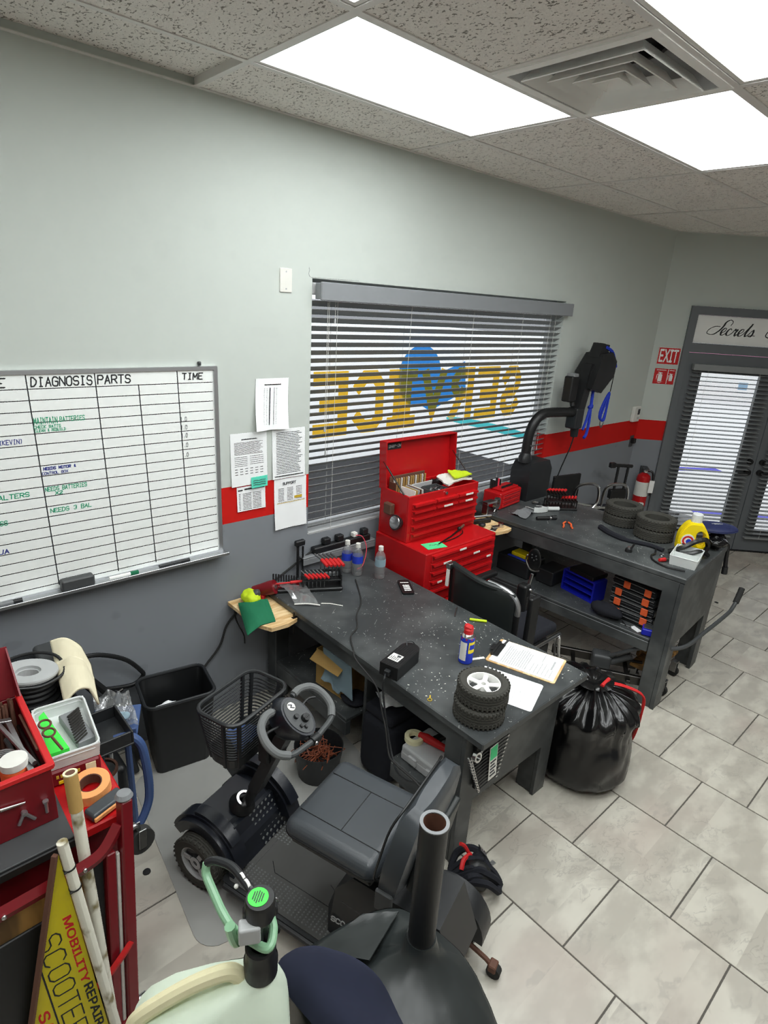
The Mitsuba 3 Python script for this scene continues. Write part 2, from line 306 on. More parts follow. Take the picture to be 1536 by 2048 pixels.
def flatpoly(poly, y):
    m = ext(poly, .001); m = m.submesh([np.nonzero(m.face_normals[:, 2] > .9)[0]], append=True); return trimesh.Trimesh(np.c_[m.vertices[:, 0], np.full(len(m.vertices), y), m.vertices[:, 1]], m.faces, process=False)
for k, ch in enumerate('SERVICE'):
    g = shapely.union_all([LineString([[(4 - int(a[0])) * .052 * (.5 if ch == 'I' else 1), int(a[1]) * .0525] for a in st_.split()]).buffer(.042, cap_style='square', join_style='mitre') for st_ in FONT[ch].split('|')])
    b_ = g.bounds; g = shapely.affinity.scale(g, .255 / (b_[2] - b_[0]), .385 / (b_[3] - b_[1]), origin=(b_[0], b_[1])); g = shapely.affinity.translate(g, 3.745 - .292 * k - b_[0], 1.505 - b_[1]); part(sg, 'letter', flatpoly(g, GYP + .012), 'vyellow', False)
part(sg, 'emblem', flatpoly(shapely.union_all([shapely.Point(2.86, 1.84).buffer(.20), Polygon([(2.68, 1.75), (3.3, 1.93), (3.34, 1.72), (2.98, 1.60)])]), GYP + .018), 'vblue', False)
part(sg, 'swoosh', flatpoly(Polygon(spline([(3.2, 1.545), (3.6, 1.475), (4.1, 1.35), (4.1, 1.30), (3.6, 1.42), (3.2, 1.515)], 6, True)), GYP + .012), 'vcyan', False)
b = thing('window_blind', 'grey two inch slat blind covering the long window', 'blind')
part(b, 'valance', cat(bb(1.906, 4.30, YW - .062, YW - .048, 2.274, 2.365), bb(1.906, 1.918, YW - .05, YW - .004, 2.28, 2.36), bb(4.288, 4.30, YW - .05, YW - .004, 2.28, 2.36)), 'valance', False)
part(b, 'headrail', bb(WX0 + .006, WX1 - .006, YW + .004, YW + .05, 2.30, 2.36), 'lgrey', False)
sl = tf(bb(-1.187, 1.187, -.0255, .0255, -.0015, .0015, .0008), rx=-33)
NS = 31
for k in range(NS):
    q = sl.copy(); q.apply_translation(((WX0 + WX1) / 2, YW + .028, 2.258 - .0421 * k)); part(b, 'slat', q, 'slat', False)
zb = 2.258 - .0421 * NS
part(b, 'bottom_rail', bb(WX0 + .008, WX1 - .008, YW + .002, YW + .052, zb, zb + .018), 'lgrey', False)
for xx in (2.06, 2.62, 3.2, 3.75, 4.1):
    part(b, 'ladder_cord', cat(cyl((xx, YW, zb), (xx, YW, 2.30), .0011, n=5), cyl((xx, YW + .056, zb), (xx, YW + .056, 2.30), .0011, n=5)), 'offwhite', False)
for xx, z0 in ((1.99, 1.60), (2.0, 1.46), (2.04, 2.19), (4.16, 1.25)):
    c = part(b, 'pull_cord', cyl((xx, YW - .006, z0), (xx, YW - .006, 2.30), .0012, n=5), 'offwhite', False)
    part(c, 'tassel', tf(lathe([(0, 0), (.006, 0), (.005, .02), (.002, .03), (0, .03)], 8), xx, YW - .006, z0 - .028), 'lgrey')

# ------------------------------------------------------------------ double door in the angled wall
d1 = struct('door_1', None, None, DW)
fo = sbox(.275, 0, 2.365, 2.44)
part(d1, 'frame', extxz(fo.difference(shapely.union_all([sbox(.335, -.1, 2.305, 2.02), sbox(.345, 2.105, 2.295, 2.365)])), -.03, .11), 'trimgrey', False)
part(d1, 'threshold', bb(.335, 2.305, -.02, .11, 0, .012), 'black', False)
for L, (a, c) in enumerate(((.34, 1.25), (1.26, 2.30))):
    lf = part(d1, 'leaf', extxz(sbox(a, .015, c, 2.012).difference(sbox(a + .16, .25, c - .17, 1.84)), -.005, .04), 'trimgrey', False)
    part(lf, 'glazing_bead', extxz(sbox(a + .145, .235, c - .155, 1.855).difference(sbox(a + .165, .255, c - .175, 1.835)), -.012, -.004), 'trimgrey', False)
    part(lf, 'glass_pane', trimesh.Trimesh([[a + .16, .02, .25], [c - .17, .02, .25], [c - .17, .02, 1.84], [a + .16, .02, 1.84]], [[0, 1, 2], [0, 2, 3]], process=False), 'glass', False)
    hx = c - .06 if L == 0 else a + .055
    part(lf, 'deadbolt', cat(cyl((hx, -.006, .985), (hx, -.035, .985), .028, n=18), bb(hx - .006, hx + .006, -.06, -.034, .97, 1.0)), 'black')
    s_ = -1 if L == 0 else 1
    part(lf, 'lever_handle', cat(cyl((hx, -.006, .875), (hx, -.04, .875), .03, n=18), tube(spline([(hx, -.04, .875), (hx, -.062, .875), (hx + s_ * .05, -.065, .875), (hx + s_ * .115, -.062, .868)], 5), .009)), 'black')
    db = thing('door_blind', ('slat blind on the left glass door leaf beside the EXIT sign', 'slat blind on the right glass door leaf at the photo edge')[L], 'blind', DW)
    part(db, 'headrail', bb(a + .055, c - .07, -.075, -.018, 1.855, 1.915), 'slat', False)
    for k in range(39):
        q = tf(bb(a + .06, c - .075, -.0255, .0255, -.0013, .0013, .0006), 0, -.047, 1.84 - .0425 * k, rx=4)
        part(db, 'slat', q, 'slat', False)
    part(db, 'bottom_rail', bb(a + .06, c - .075, -.072, -.022, .165, .183), 'slat', False)
    for xx in (a + .2, c - .22): part(db, 'ladder_cord', cyl((xx, -.075, .17), (xx, -.075, 1.86), .001, n=5), 'offwhite', False)
ts = thing('transom_sign', 'white transom board with black script reading Secrets above the door', 'sign', DW)
part(ts, 'board', extxz(sbox(.347, 2.107, 2.293, 2.363), 0, .02), 'white', False)
SCR = dict(S=[(1.25, .75), (1.3, 1.0), (1.05, 1.15), (.8, .95), (.75, .7), (.55, .3), (.2, .02), (-.25, .1), (-.2, .4), (.15, .62), (.5, .62)], e=[(0, .15), (.25, .3), (.3, .5), (.15, .52), (.02, .3), (.06, .05), (.22, .03), (.45, .25)],
           c=[(.3, .42), (.2, .52), (.05, .4), (0, .15), (.1, .02), (.25, .05), (.45, .25)], r=[(0, .25), (.12, .5), (.16, .42), (.3, .46), (.22, .2), (.28, .02), (.5, .25)], t=[(0, .25), (.32, .95), (.12, .25), (.18, .02), (.42, .25)], s=[(0, .2), (.22, .52), (.28, .25), (.2, .03), (.0, .05), (.1, .1), (.5, .1)])
x = .50; ms = []
for ch, ad in zip('Secrets', (.75, .43, .43, .45, .43, .36, .5)):
    p = spline(SCR[ch], 8); p[:, 0] += p[:, 1] * .25; tt = np.gradient(p, axis=0); wdt = .006 + .010 * np.clip(-tt[:, 1] / (np.hypot(*tt.T) + 1e-9), 0, 1) ** 2
    ms += [LineString(p[i:i + 2] * .125).buffer(wdt[i] / 2, quad_segs=2) for i in range(len(p) - 1)]
    ms = ms[:-(len(p) - 1)] + [shapely.affinity.translate(g, x, 2.19) for g in ms[-(len(p) - 1):]]; x += ad * .125
p = spline(SCR['S'], 8) * .125; ms += [shapely.affinity.translate(LineString(p).buffer(.004), x + .14, 2.19)]
part(ts, 'script_lettering', extxz(shapely.union_all(ms), -.0015, 0), 'mkblack', False)
part(d1, 'tag_sticker', flatpoly(sbox(.90, 1.69, .99, 1.76), .017), 'vpale', False)

# ------------------------------------------------------------------ outdoors
struct('ground_lot', bb(-40, 60, 7.2, 70, -.32, -.12, .001), 'concrete')
struct('ground_shade_strip', cat(bb(-12, XR + .3, YW + .16, 7.2, -.32, -.13, .001)), 'shade_ground')  # near-black ground colour stands in for canopy shade along the wall
struct('ground_side', bb(XR + .3, 60, -30, 7.2, -.32, -.125, .001), 'concrete')
bl = thing('building', 'low mauve fronted building across the car park behind the glass door', 'building', mx(23.6, 7.6, -.12, rz=-70))
part(bl, 'facade', bb(-4, 4, 0, 6, .95, 3.6), 'mauve', False); part(bl, 'base_wall', bb(-4, 4, -.1, 6, 0, .95), 'white', False); part(bl, 'roof', bb(-4.2, 4.2, -.4, 6.2, 3.6, 3.8), 'lgrey', False)
for k in range(2):
    one('parking_stripe', ('nearer', 'farther')[k] + ' blue painted parking stripe on the concrete outside the door', 'road marking', tf(bb(-.9, .9, -.12, .12, 0, .004, .001), 8.9 + 1.6 * k, 2.1 + 1.9 * k, -.1245, rz=-45 + 8 * k), 'vblue' if False else 'blue', smooth=False)

# ------------------------------------------------------------------ things on the walls
def onw(poly, d0=0.0012, d1=0.0): return extxz(poly, YW - d0, YW - d1)
wb = thing('whiteboard', 'large whiteboard with hand ruled job table and columns DIAGNOSIS, PARTS and TIME', 'whiteboard')
part(wb, 'surface', extxz(sbox(-.50, 1.0, 1.322, 1.938), YW - .012, YW - .002), 'board', False)
part(wb, 'frame', extxz(sbox(-.515, .99, 1.338, 1.95).difference(sbox(-.50, 1.005, 1.318, 1.934)), YW - .02, YW - .001), 'alu', False)
part(wb, 'tray', cat(bb(-.51, 1.345, YW - .075, YW - .012, .992, .998), bb(-.51, 1.345, YW - .078, YW - .072, .992, 1.008)), 'alu', False)
ln = [ribbon([(-.49, 1.878 - .0447 * k), (1.312, 1.876 - .0447 * k)], .0032) for k in range(20)]
for x, z1 in ((.003, 1.93), (.533, 1.93), (.787, 1.93), (.965, 1.877), (1.142, 1.93)): ln.append(ribbon([(x, z1), (x + .02, 1.02)], .0042))
Y0 = YW - .0128
part(wb, 'ruled_lines', extxz(shapely.union_all(ln), Y0, Y0 + .0006), 'mkblack', False)
def write(items, m, name):  # one part per inscription
    pass
    for k, (s, x, z, h, w, wd) in enumerate(items):
        g, L = strokes(s, h, w, .08, .12, seed=k + 3); g = shapely.affinity.scale(g, wd / max(L, 1e-6), 1, origin=(0, 0)); g = shapely.affinity.translate(g, x, z)
        part(wb, name, extxz(g, Y0 - .0004, Y0 + .0006), m, False, kind='stuff')
write([('NAME', .26, 1.886, .034, .005, .21), ('DIAGNOSIS', .548, 1.886, .035, .0055, .232), ('PARTS', .797, 1.888, .034, .0055, .14), ('TIME', 1.165, 1.892, .028, .005, .105)] +
      [('1.0', 1.147, z, .019, .0026, .032) for z in (1.70, 1.661, 1.622, 1.576, 1.528)] + [], 'mkblack', 'lettering')
write([('MAINTAIN', .54, 1.737, .024, .0042, .088), ('BATTERIES', .635, 1.741, .019, .003, .098), ('CHECK BATTS', .538, 1.719, .011, .0022, .10), ('CLEAN & REBUILD', .54, 1.704, .011, .0022, .115),
       ('NEEDS BATTERIES', .548, 1.452, .017, .003, .165), ('X2', .585, 1.434, .013, .0028, .03), ('NEEDS 3 BAL', .558, 1.356, .017, .0028, .165), ('WALTERS', .36, 1.442, .018, .003, .132), ('SS', .37, 1.335, .018, .003, .03)], 'mkgreen', 'lettering')
write([('(KEVIN)', .41, 1.664, .018, .003, .085), ('NEEDS MOTOR &', .552, 1.544, .011, .0028, .125), ('CONTROL BOX', .545, 1.524, .011, .002, .10), ('JA', .35, 1.212, .018, .003, .04)], 'mkblue', 'lettering')
er = one('whiteboard_eraser', 'grey felt eraser on the whiteboard tray', 'eraser', bb(.553, .688, YW - .064, YW - .018, .999, 1.05, .006), 'dgrey')
def marker(x0, x1, body, cap, label, capfirst=False):
    t = thing('marker', label, 'marker pen'); a, b_ = (x0, x1)
    part(t, 'barrel', cyl((a, YW - .05, 1.008), (a + (b_ - a) * .72, YW - .05, 1.008), .0085), body); part(t, 'cap', cyl((a + (b_ - a) * .72, YW - .05, 1.008), (b_, YW - .05, 1.008), .0092), cap)
marker(.752, .884, 'white', 'green', 'white marker with green cap on the whiteboard tray'); marker(.985, 1.138, 'dkplastic', 'black', 'slim black marker on the whiteboard tray right of the green capped one'); marker(.28, .40, 'grey', 'black', 'grey marker on the whiteboard tray left of the eraser')
t = one('wall_hook', 'tiny dark clip on the wall above the whiteboard corner', 'hook', cat(bb(1.245, 1.262, YW - .012, YW - .001, 1.953, 1.972), cyl((1.25, YW - .012, 1.956), (1.25, YW - .022, 1.968), .003)), 'dgrey')
t = thing('blank_wall_plate', 'white blank switch plate on the wall up left of the window', 'wall plate'); part(t, 'plate', bb(1.693, 1.763, YW - .007, YW, 2.302, 2.414, .003), 'offwhite', False); part(t, 'screw', cat(cyl((1.728, YW - .008, 2.318), (1.728, YW - .006, 2.318), .004), cyl((1.728, YW - .008, 2.398), (1.728, YW - .006, 2.398), .004)), 'lgrey')
one('wall_crack', 'fine dark crack in the plaster above the left end of the window', 'crack', onw(ribbon([(1.868, 2.43), (1.872, 2.415), (1.866, 2.40), (1.874, 2.385), (1.89, 2.383), (2.2, 2.386)], .002), .0005, 0), 'grey', smooth=False)
def sheetpaper(x0, x1, z0, z1, curl, label, bars, tilt=0, hdr=(), group=None, extra=None):
    """A taped sheet: curls away from the wall at its lower corners; print laid on it."""
    n = 9; u = np.linspace(0, 1, n); U, V = np.meshgrid(u, u, indexing='ij')
    yy = lambda U, V: YW - .002 - curl * np.clip(1 - V, 0, 1) ** 2 * (0.4 + 1.2 * np.abs(U - .5)) - .002 * (1 - V)
    P = np.stack([x0 + (x1 - x0) * U + tilt * (1 - V), yy(U, V), z0 + (z1 - z0) * V], -1)
    t = thing('paper_sheet', label, 'paper', group=group); part(t, 'page', sheet(P, .0006), 'paper', True)
    ms = []
    for (a, b_, v, h) in bars:
        uu = np.linspace(a, b_, 5); Q = np.zeros((5, 2, 3))
        for k in range(2):
            vv = v + (h if k else 0); Q[:, k] = np.c_[x0 + (x1 - x0) * uu + tilt * (1 - vv), yy(uu, vv * np.ones(5)) - .0011, np.full(5, z0 + (z1 - z0) * vv)]
        ms.append(sheet(Q, .0003))
    part(t, 'print', cat(*ms), 'ink', False)
    if extra:
        for (a, b_, v, h, m, nm) in extra:
            Q = bilin([(x0 + (x1 - x0) * a_, float(yy(a_, v_)) - .0016, z0 + (z1 - z0) * v_) for a_, v_ in ((a, v), (b_, v), (b_, v + h), (a, v + h))], 4, 2); part(t, nm, sheet(Q, .0004), m, False)
    return t
R = np.random.default_rng(3)
def lines(v0, v1, n, a=.1, b_=.9, h=.008, gap=None): return [(a, b_ - R.uniform(0, .15), v, h) for v in np.linspace(v0, v1, n)]
sheetpaper(1.555, 1.75, 1.618, 1.882, .035, 'white number chart sheet pinned highest beside the window', [(c, c + .03, v, .006) for c in (.25, .33, .62) for v in np.linspace(.12, .8, 22)] + [(.42, .45, .1, .72), (.56, .57, .1, .72)], tilt=-.02, extra=[(.25, .75, .87, .018, 'mkblack', 'bar'), (.45, .75, .872, .016, 'redflat', 'red_bar')])
sheetpaper(1.403, 1.615, 1.331, 1.611, .006, 'white form sheet on the wall at the left of the paper group', [(.3, .72, .87, .02)] + lines(.60, .82, 10) + [(.1, .45, v, .008) for v in np.linspace(.38, .55, 6)] + [(.52, .9, v, .008) for v in np.linspace(.40, .55, 5)] + [(c, c + .08, v, .012) for c in np.linspace(.1, .8, 6) for v in (.22, .27, .32)])
sheetpaper(1.648, 1.858, 1.337, 1.612, .006, 'white typed sheet on the wall next to the window frame', lines(.10, .92, 26, .12, .92, .011), extra=[(.06, .94, .045, .016, 'mkblack', 'bar')])
sheetpaper(1.434, 1.604, 1.189, 1.324, .003, 'small white list sheet over the red stripe under the form', [(c, c + .3, v, .02) for c in (.2, .55) for v in np.linspace(.06, .7, 11)] + [(.06, .12, v, .02) for v in np.linspace(.06, .7, 11)], extra=[(.04, .2, .84, .05, 'mkblack', 'bar'), (.26, .97, .86, .06, 'mkblack', 'bar')])
tp = sheetpaper(1.660, 1.872, 1.040, 1.333, .012, 'long white rate sheet over the red stripe with a pale yellow cell', [(c, c + .18, v, .009) for c in (.12, .4, .68) for v in np.linspace(.56, .80, 9)] + [(.1, .95, .53, .005)], extra=[(.62, .86, .575, .05, 'gold', 'highlight'), (.08, .95, .515, .008, 'gold', 'highlight')])
g, L = strokes('SUPPORT', .014, .0022, .1, .15); part(tp, 'handwriting', onw(shapely.affinity.translate(g, 1.715, 1.297), .0058, .0048), 'ink', False)
t = thing('sticky_note', 'teal sticky note at the lower corner of the form sheet on the wall', 'sticky note'); part(t, 'page', sheet(bilin([(1.514, YW - .017, 1.312), (1.612, YW - .015, 1.314), (1.614, YW - .0095, 1.372), (1.516, YW - .0095, 1.370)], 4, 4), .0006), 'teal', False)
part(t, 'handwriting', cat(*[onw(ribbon([(1.525, z), (1.54, z + .003), (1.56, z), (1.58, z + .003), (1.60, z + .001)], .0018), .0185, .0165) for z in (1.352, 1.34, 1.328)]), 'ink', False)
# signs, thermostat, socket and extinguisher near the door
t = thing('exit_sign', 'red and white EXIT sign on the wall left of the door', 'sign', DW)
part(t, 'panel', extxz(sbox(.055, 1.886, .265, 2.046), -.004, -.0005), 'redflat', False)
part(t, 'border', extxz(sbox(.055, 1.886, .265, 2.046).difference(sbox(.0585, 1.8895, .2615, 2.0425)), -.0055, -.0035), 'offwhite', False)
m = meshkit.text_mesh('EXIT', .118, .002, True); b0, b1 = m.bounds; m.apply_scale([.178 / (b1[0] - b0[0]), 1, 1]); m = tf(m, XZ); m.apply_translation((.071 - m.bounds[0][0], -.0042 - m.bounds[1][1] + .001, 1.906 - m.bounds[0][2])); part(t, 'lettering', m, 'white', False)
def exting_icon(x, z, s): return shapely.union_all([rrect(x - .016 * s, x + .016 * s, z - .035 * s, z + .02 * s, .006 * s), sbox(x - .006 * s, z + .018 * s, x + .006 * s, z + .035 * s), ribbon([(x - .018 * s, z + .036 * s), (x + .014 * s, z + .03 * s)], .005 * s), ribbon([(x - .006 * s, z + .03 * s), (x - .026 * s, z + .015 * s), (x - .026 * s, z - .02 * s)], .004 * s)])
t = thing('extinguisher_sign', 'red fire extinguisher sign under the EXIT sign', 'sign', DW)
part(t, 'panel', extxz(sbox(.058, 1.698, .258, 1.845), -.004, -.0005), 'redflat', False)
part(t, 'symbols', extxz(shapely.union_all([exting_icon(.118, 1.765, 1.25), Polygon([(.085, 1.722), (.118, 1.706), (.151, 1.722), (.118, 1.712)]), sbox(.185, 1.70, .191, 1.843), exting_icon(.223, 1.765, 1.0), sbox(.075, 1.828, .165, 1.834), sbox(.2, 1.828, .248, 1.834)]), -.0055, -.0038), 'white', False)
t = thing('thermostat', 'white box thermostat on the wall in the corner above the red stripe', 'thermostat', mx(5.80, YW, 0))
part(t, 'case', bb(-.065, .065, -.035, 0, 1.325, 1.475, .006), 'offwhite', False); part(t, 'display', bb(.005, .05, -.037, -.034, 1.395, 1.45, .001), 'dgrey', False); part(t, 'button', bb(.01, .045, -.038, -.034, 1.352, 1.37, .002), 'lgrey', False)
t = thing('wall_socket', 'dark wall socket under the red stripe in the corner', 'socket', mx(5.86, YW, 0)); part(t, 'plate', bb(-.036, .036, -.006, 0, 1.06, 1.175, .002), 'dgrey', False); part(t, 'plug', bb(-.02, .02, -.045, -.006, 1.10, 1.15, .006), 'black', False)
t = thing('fire_extinguisher', 'red fire extinguisher with white labels hanging beside the door', 'fire extinguisher', mx(CX + .135 * R2 - .095 * R2, YW - .135 * R2 - .095 * R2, .42, rz=-45))
part(t, 'cylinder', lathe([(0, 0), (.06, .004), (.067, .02), (.067, .33), (.06, .36), (.03, .385), (.018, .39), (0, .39)], 28), 'red')
part(t, 'label_band', cat(lathe([(.0676, .15), (.0676, .30), (.067, .30), (.067, .15), (.0676, .15)], 28)), 'offwhite'); part(t, 'hang_tag', bb(.035, .085, -.085, -.08, .20, .33, .001), 'white', False)
part(t, 'valve', cat(cyl((0, 0, .385), (0, 0, .43), .016), bb(-.02, .02, -.07, .03, .425, .44), tube([(0, .02, .45), (0, -.03, .458), (0, -.10, .44)], .007)), 'steel'); part(t, 'hose', tube(spline([(0.02, 0, .41), (.07, -.02, .40), (.085, -.03, .30), (.08, -.04, .16)], 6), .010), 'black'); part(t, 'gauge', cyl((0, -.016, .41), (0, -.03, .41), .016), 'offwhite'); part(t, 'bracket', bb(-.02, .02, .066, .0945, .1, .44, .002), 'dgrey', False)
part(t, 'base_label', extxz(rrect(-.03, .03, .04, .09, .02), -.0695, -.066), 'offwhite', False)

# ------------------------------------------------------------------ benches and tool chest
B1 = mx(0, 0, 0)
t = thing('workbench', 'black painted wooden workbench nearest the viewer, with the spray can and clipboard on it', 'workbench')
part(t, 'bench_top', bb(1.57, 2.335, 1.045, 2.655, .685, .72, .005), 'bench', False)
part(t, 'apron', cat(bb(1.595, 1.633, 1.16, 2.65, .60, .685), bb(2.262, 2.30, 1.16, 2.65, .60, .685), bb(1.633, 2.262, 2.61, 2.65, .60, .685)), 'bench', False)
part(t, 'end_panel', extxz(Polygon([(1.595, .685), (2.30, .685), (2.30, 0), (2.205, 0), (2.205, .30), (1.69, .30), (1.69, 0), (1.595, 0)]), 1.142, 1.16), 'bench', False)
for x, y in ((1.595, 1.16), (2.21, 1.16), (1.595, 2.555), (2.21, 2.555)): part(t, 'leg', bb(x, x + .09, y, y + .09, 0, .685), 'bench', False)
for a, c in ((1.25, 1.56), (1.90, 2.555)):
    part(t, 'shelf', bb(1.60, 2.30, a, c, .255, .275), 'bench', False)
    for x in (1.598, 2.262): part(t, 'shelf_rail', bb(x, x + .038, a, c, .17, .255), 'bench', False)
part(t, 'divider', bb(1.70, 2.26, 1.87, 1.89, .02, .60), 'bench', False); part(t, 'divider', bb(1.70, 2.26, 1.57, 1.59, .02, .27), 'bench', False)
F2 = mx(3.389, 1.065, 0, rz=4)
t = thing('workbench', 'black wooden workbench by the door with tyres and a yellow jug on it', 'workbench', F2)
part(t, 'bench_top', bb(0, .80, 0, 1.575, .865, .90, .006), 'bench', False)
part(t, 'apron', cat(bb(.005, .043, .04, 1.45, .78, .864), bb(.757, .795, .04, 1.45, .78, .864)), 'bench', False)
part(t, 'end_panel', extxz(Polygon([(.0, .864), (.795, .864), (.795, 0), (.67, 0), (.67, .43), (.125, .43), (.125, 0), (.0, 0)]), .006, .03), 'bench', False)
for x, y in ((.005, .03), (.70, .03), (.005, 1.36), (.70, 1.36)): part(t, 'leg', bb(x, x + .09, y, y + .09, 0, .864), 'bench', False)
part(t, 'shelf', bb(.012, .79, .125, 1.355, .425, .445), 'bench', False); part(t, 'shelf_rail', bb(.008, .046, .125, 1.355, .355, .424), 'bench', False); part(t, 'shelf_rail', bb(.752, .79, .125, 1.355, .355, .424), 'bench', False)

t = thing('roller_tool_chest', 'red steel roller tool chest standing between the two workbenches', 'tool chest', mx(2.38, 2.15, 0))
part(t, 'body', cat(bb(0, .66, .012, .47, .12, .90, .006)), 'red', False)
for k in range(4): part(t, 'caster', cat(cyl((.06 + .54 * (k % 2) - .015, .06 + .34 * (k // 2), .05), (.06 + .54 * (k % 2) + .015, .06 + .34 * (k // 2), .05), .049, n=18), bb(.04 + .54 * (k % 2), .08 + .54 * (k % 2), .04 + .34 * (k // 2), .08 + .34 * (k // 2), .08, .121)), 'black')
def drawer(par, x0, x1, z0, z1, y, tags=(), lab=None):
    d = part(par, 'drawer', bb(x0, x1, y - .008, y + .004, z0, z1, .003), 'red', False)
    part(d, 'pull', extyz(Polygon([(y - .007, z1 - .001), (y - .030, z1 + .001), (y - .031, z1 - .013), (y - .026, z1 - .013), (y - .025, z1 - .006), (y - .007, z1 - .008)]), x0, x1), 'red', False)
    for (a, c) in tags: part(d, 'tag', bb(x0 + a, x0 + c, y - .034, y - .0295, z1 - .013, z1 - .001, .0008), 'offwhite', False)
    return d
zz = .885
for k, (hh, tg) in enumerate(((.055, [(.22, .28)]), (.055, [(.36, .42), (.08, .15)]), (.06, [(.50, .54)]), (.06, [(.04, .08)]), (.10, []), (.16, [(.12, .18)]), (.20, []))):
    drawer(t, .045, .615, zz - hh + .006, zz, .012, tg); zz -= hh
t = thing('top_tool_chest', 'red top tool chest with its lid open, standing on the roller chest', 'tool chest', mx(2.395, 2.355, .9005))
part(t, 'body', cat(bb(0, .645, 0, .012, 0, .30), bb(0, .645, .248, .26, 0, .30), bb(0, .012, .012, .248, 0, .30), bb(.633, .645, .012, .248, 0, .30), bb(.012, .633, .012, .248, 0, .012), bb(.012, .633, .012, .248, .215, .225)), 'red', False)
for (a, c, z0, z1, tg) in ((.03, .215, .215, .25, []), (.03, .215, .172, .208, []), (.225, .42, .215, .25, []), (.225, .42, .172, .208, [(.06, .14)]), (.43, .615, .215, .25, [(.06, .13)]), (.43, .615, .172, .208, [(.06, .13)]), (.03, .615, .12, .162, []), (.03, .615, .07, .11, []), (.03, .615, .015, .06, [])):
    drawer(t, a, c, z0, z1, 0.0, tg)
ld = part(t, 'lid', cat(tf(cat(bb(0, .645, 0, .008, 0, .30), bb(0, .008, -.06, 0, 0, .30), bb(.637, .645, -.06, 0, 0, .30), bb(0, .645, -.06, 0, .292, .30)), 0, .268, .285, rx=-4)), 'red', False)
pl = part(ld, 'badge', tf(bb(.055, .175, -.004, -.001, .235, .275, .001), 0, .268, .285, rx=-4), 'mkblack', False)
g, L = strokes('SNAP-ON', .017, .0028, .25, .1); part(ld, 'badge_lettering', tf(extxz(shapely.affinity.translate(g, .065, .247), -.0052, -.0035), 0, .268, .285, rx=-4), 'lgrey', False)
for xx in (.004, .641): part(t, 'lid_stay', cyl((xx, .05, .298), (xx, .25, .46), .005), 'dsteel')
part(t, 'lock', cyl((.322, -.003, .275), (.322, -.012, .275), .01), 'chrome')
t = thing('work_light', 'round chrome faced lamp stuck to the left side of the red top chest', 'lamp', mx(2.384, 2.44, 1.075)); part(t, 'head', tf(lathe([(0, -.03), (.03, -.03), (.045, 0), (.048, .012), (.0, .012)], 24), -.022, -.02, -.05, ry=-78), 'dkplastic'); part(t, 'lens', tf(lathe([(0, .0125), (.042, .0125), (.040, .018), (0, .022)], 24), -.022, -.02, -.05, ry=-78), 'chrome'); part(t, 'clamp', bb(-.028, .009, .03, .10, -.02, .05, .006), 'rust', False)
# inside the open lid
FT = mx(2.395, 2.355, .9005)
t = thing('socket_tray', 'black tray of upright paper and metal files in the open top chest', 'tool tray', FT)
part(t, 'tray', cat(bb(.05, .36, .175, .24, .227, .235), bb(.05, .058, .175, .24, .235, .33), bb(.05, .36, .232, .24, .235, .36)), 'rust', False)
for k in range(14): part(t, 'divider', tf(bb(-.0035, .0035, -.006, .006, 0, .10, .001), .075 + .021 * k, .218, .245, ry=3 * math.sin(k * 3.1)), 'cardboard' if k % 3 else 'offwhite', False)
t = thing('index_plates', 'row of upright cream plates at the front left of the open top chest', 'plates', FT)
for k in range(5): part(t, 'plate', tf(bb(-.003, .003, -.06, .06, 0, .08, .001), .075 + .02 * k, .095, .235, ry=8 - 3 * k), ('offwhite', 'cardboard', 'lgrey', 'rust', 'offwhite')[k], False)
one('steel_plate', 'pale grey flat plate leaning in the open top chest', 'metal plate', tf(bb(0, .19, -.004, .004, 0, .07, .002), .165, .155, .245, rx=4, rz=2), 'lgrey', FT, smooth=False)
t = thing('parts_box', 'small open box of loose screws in the open top chest', 'box', FT); part(t, 'box', cat(bb(.22, .37, .02, .125, .226, .232), bb(.22, .226, .02, .125, .232, .295), bb(.364, .37, .02, .125, .232, .295), bb(.226, .364, .02, .026, .232, .29), bb(.226, .364, .119, .125, .232, .3)), 'dgrey', False)
part(t, 'screws', cat(*[tf(cyl((-.008, 0, 0), (.008, 0, 0), .0025, n=5), R.uniform(.235, .355), R.uniform(.032, .112), R.uniform(.272, .29), rz=R.uniform(0, 360), ry=R.uniform(-40, 40)) for _ in range(60)]), 'steel', False, kind='stuff')
P = bilin([(.40, .05, .30), (.62, .04, .312), (.61, .16, .315), (.41, .17, .32)], 18, 14); P[..., 2] += wr(P, .018, 22) + .02 * np.sin(np.linspace(0, np.pi, 18))[:, None]
t = thing('wipes_packet', 'crumpled green and white wipes packet on top of the open chest', 'packet', FT); part(t, 'wrapper', sheet(P, .012), 'offwhite', 40); Q = bilin([(.45, .045, .325), (.62, .045, .332), (.60, .14, .338), (.49, .15, .348)], 12, 9); Q[..., 2] += wr(Q, .012, 30) + .012; part(t, 'print_patch', sheet(Q, .008), 'lime', 40)
one('black_rag', 'black rag bundled behind the wipes packet in the open chest', 'rag', blob(ellip(.16, .05, .07, (.46, .215, .262)), .02, 20), 'black', FT)
t = thing('note_card', 'green note lying on the roller chest beside the top chest', 'note', mx(2.52, 2.235, .9005, rz=-14)); part(t, 'page', bb(-.07, .07, -.045, .045, .0005, .0015, .0003), 'notegreen', False); part(t, 'handwriting', tf(ext(ribbon([(-.03, .0), (-.02, .015), (0, 0), (.02, .015), (.03, -.01)], .003), .0004), 0, 0, .0017), 'ink', False)
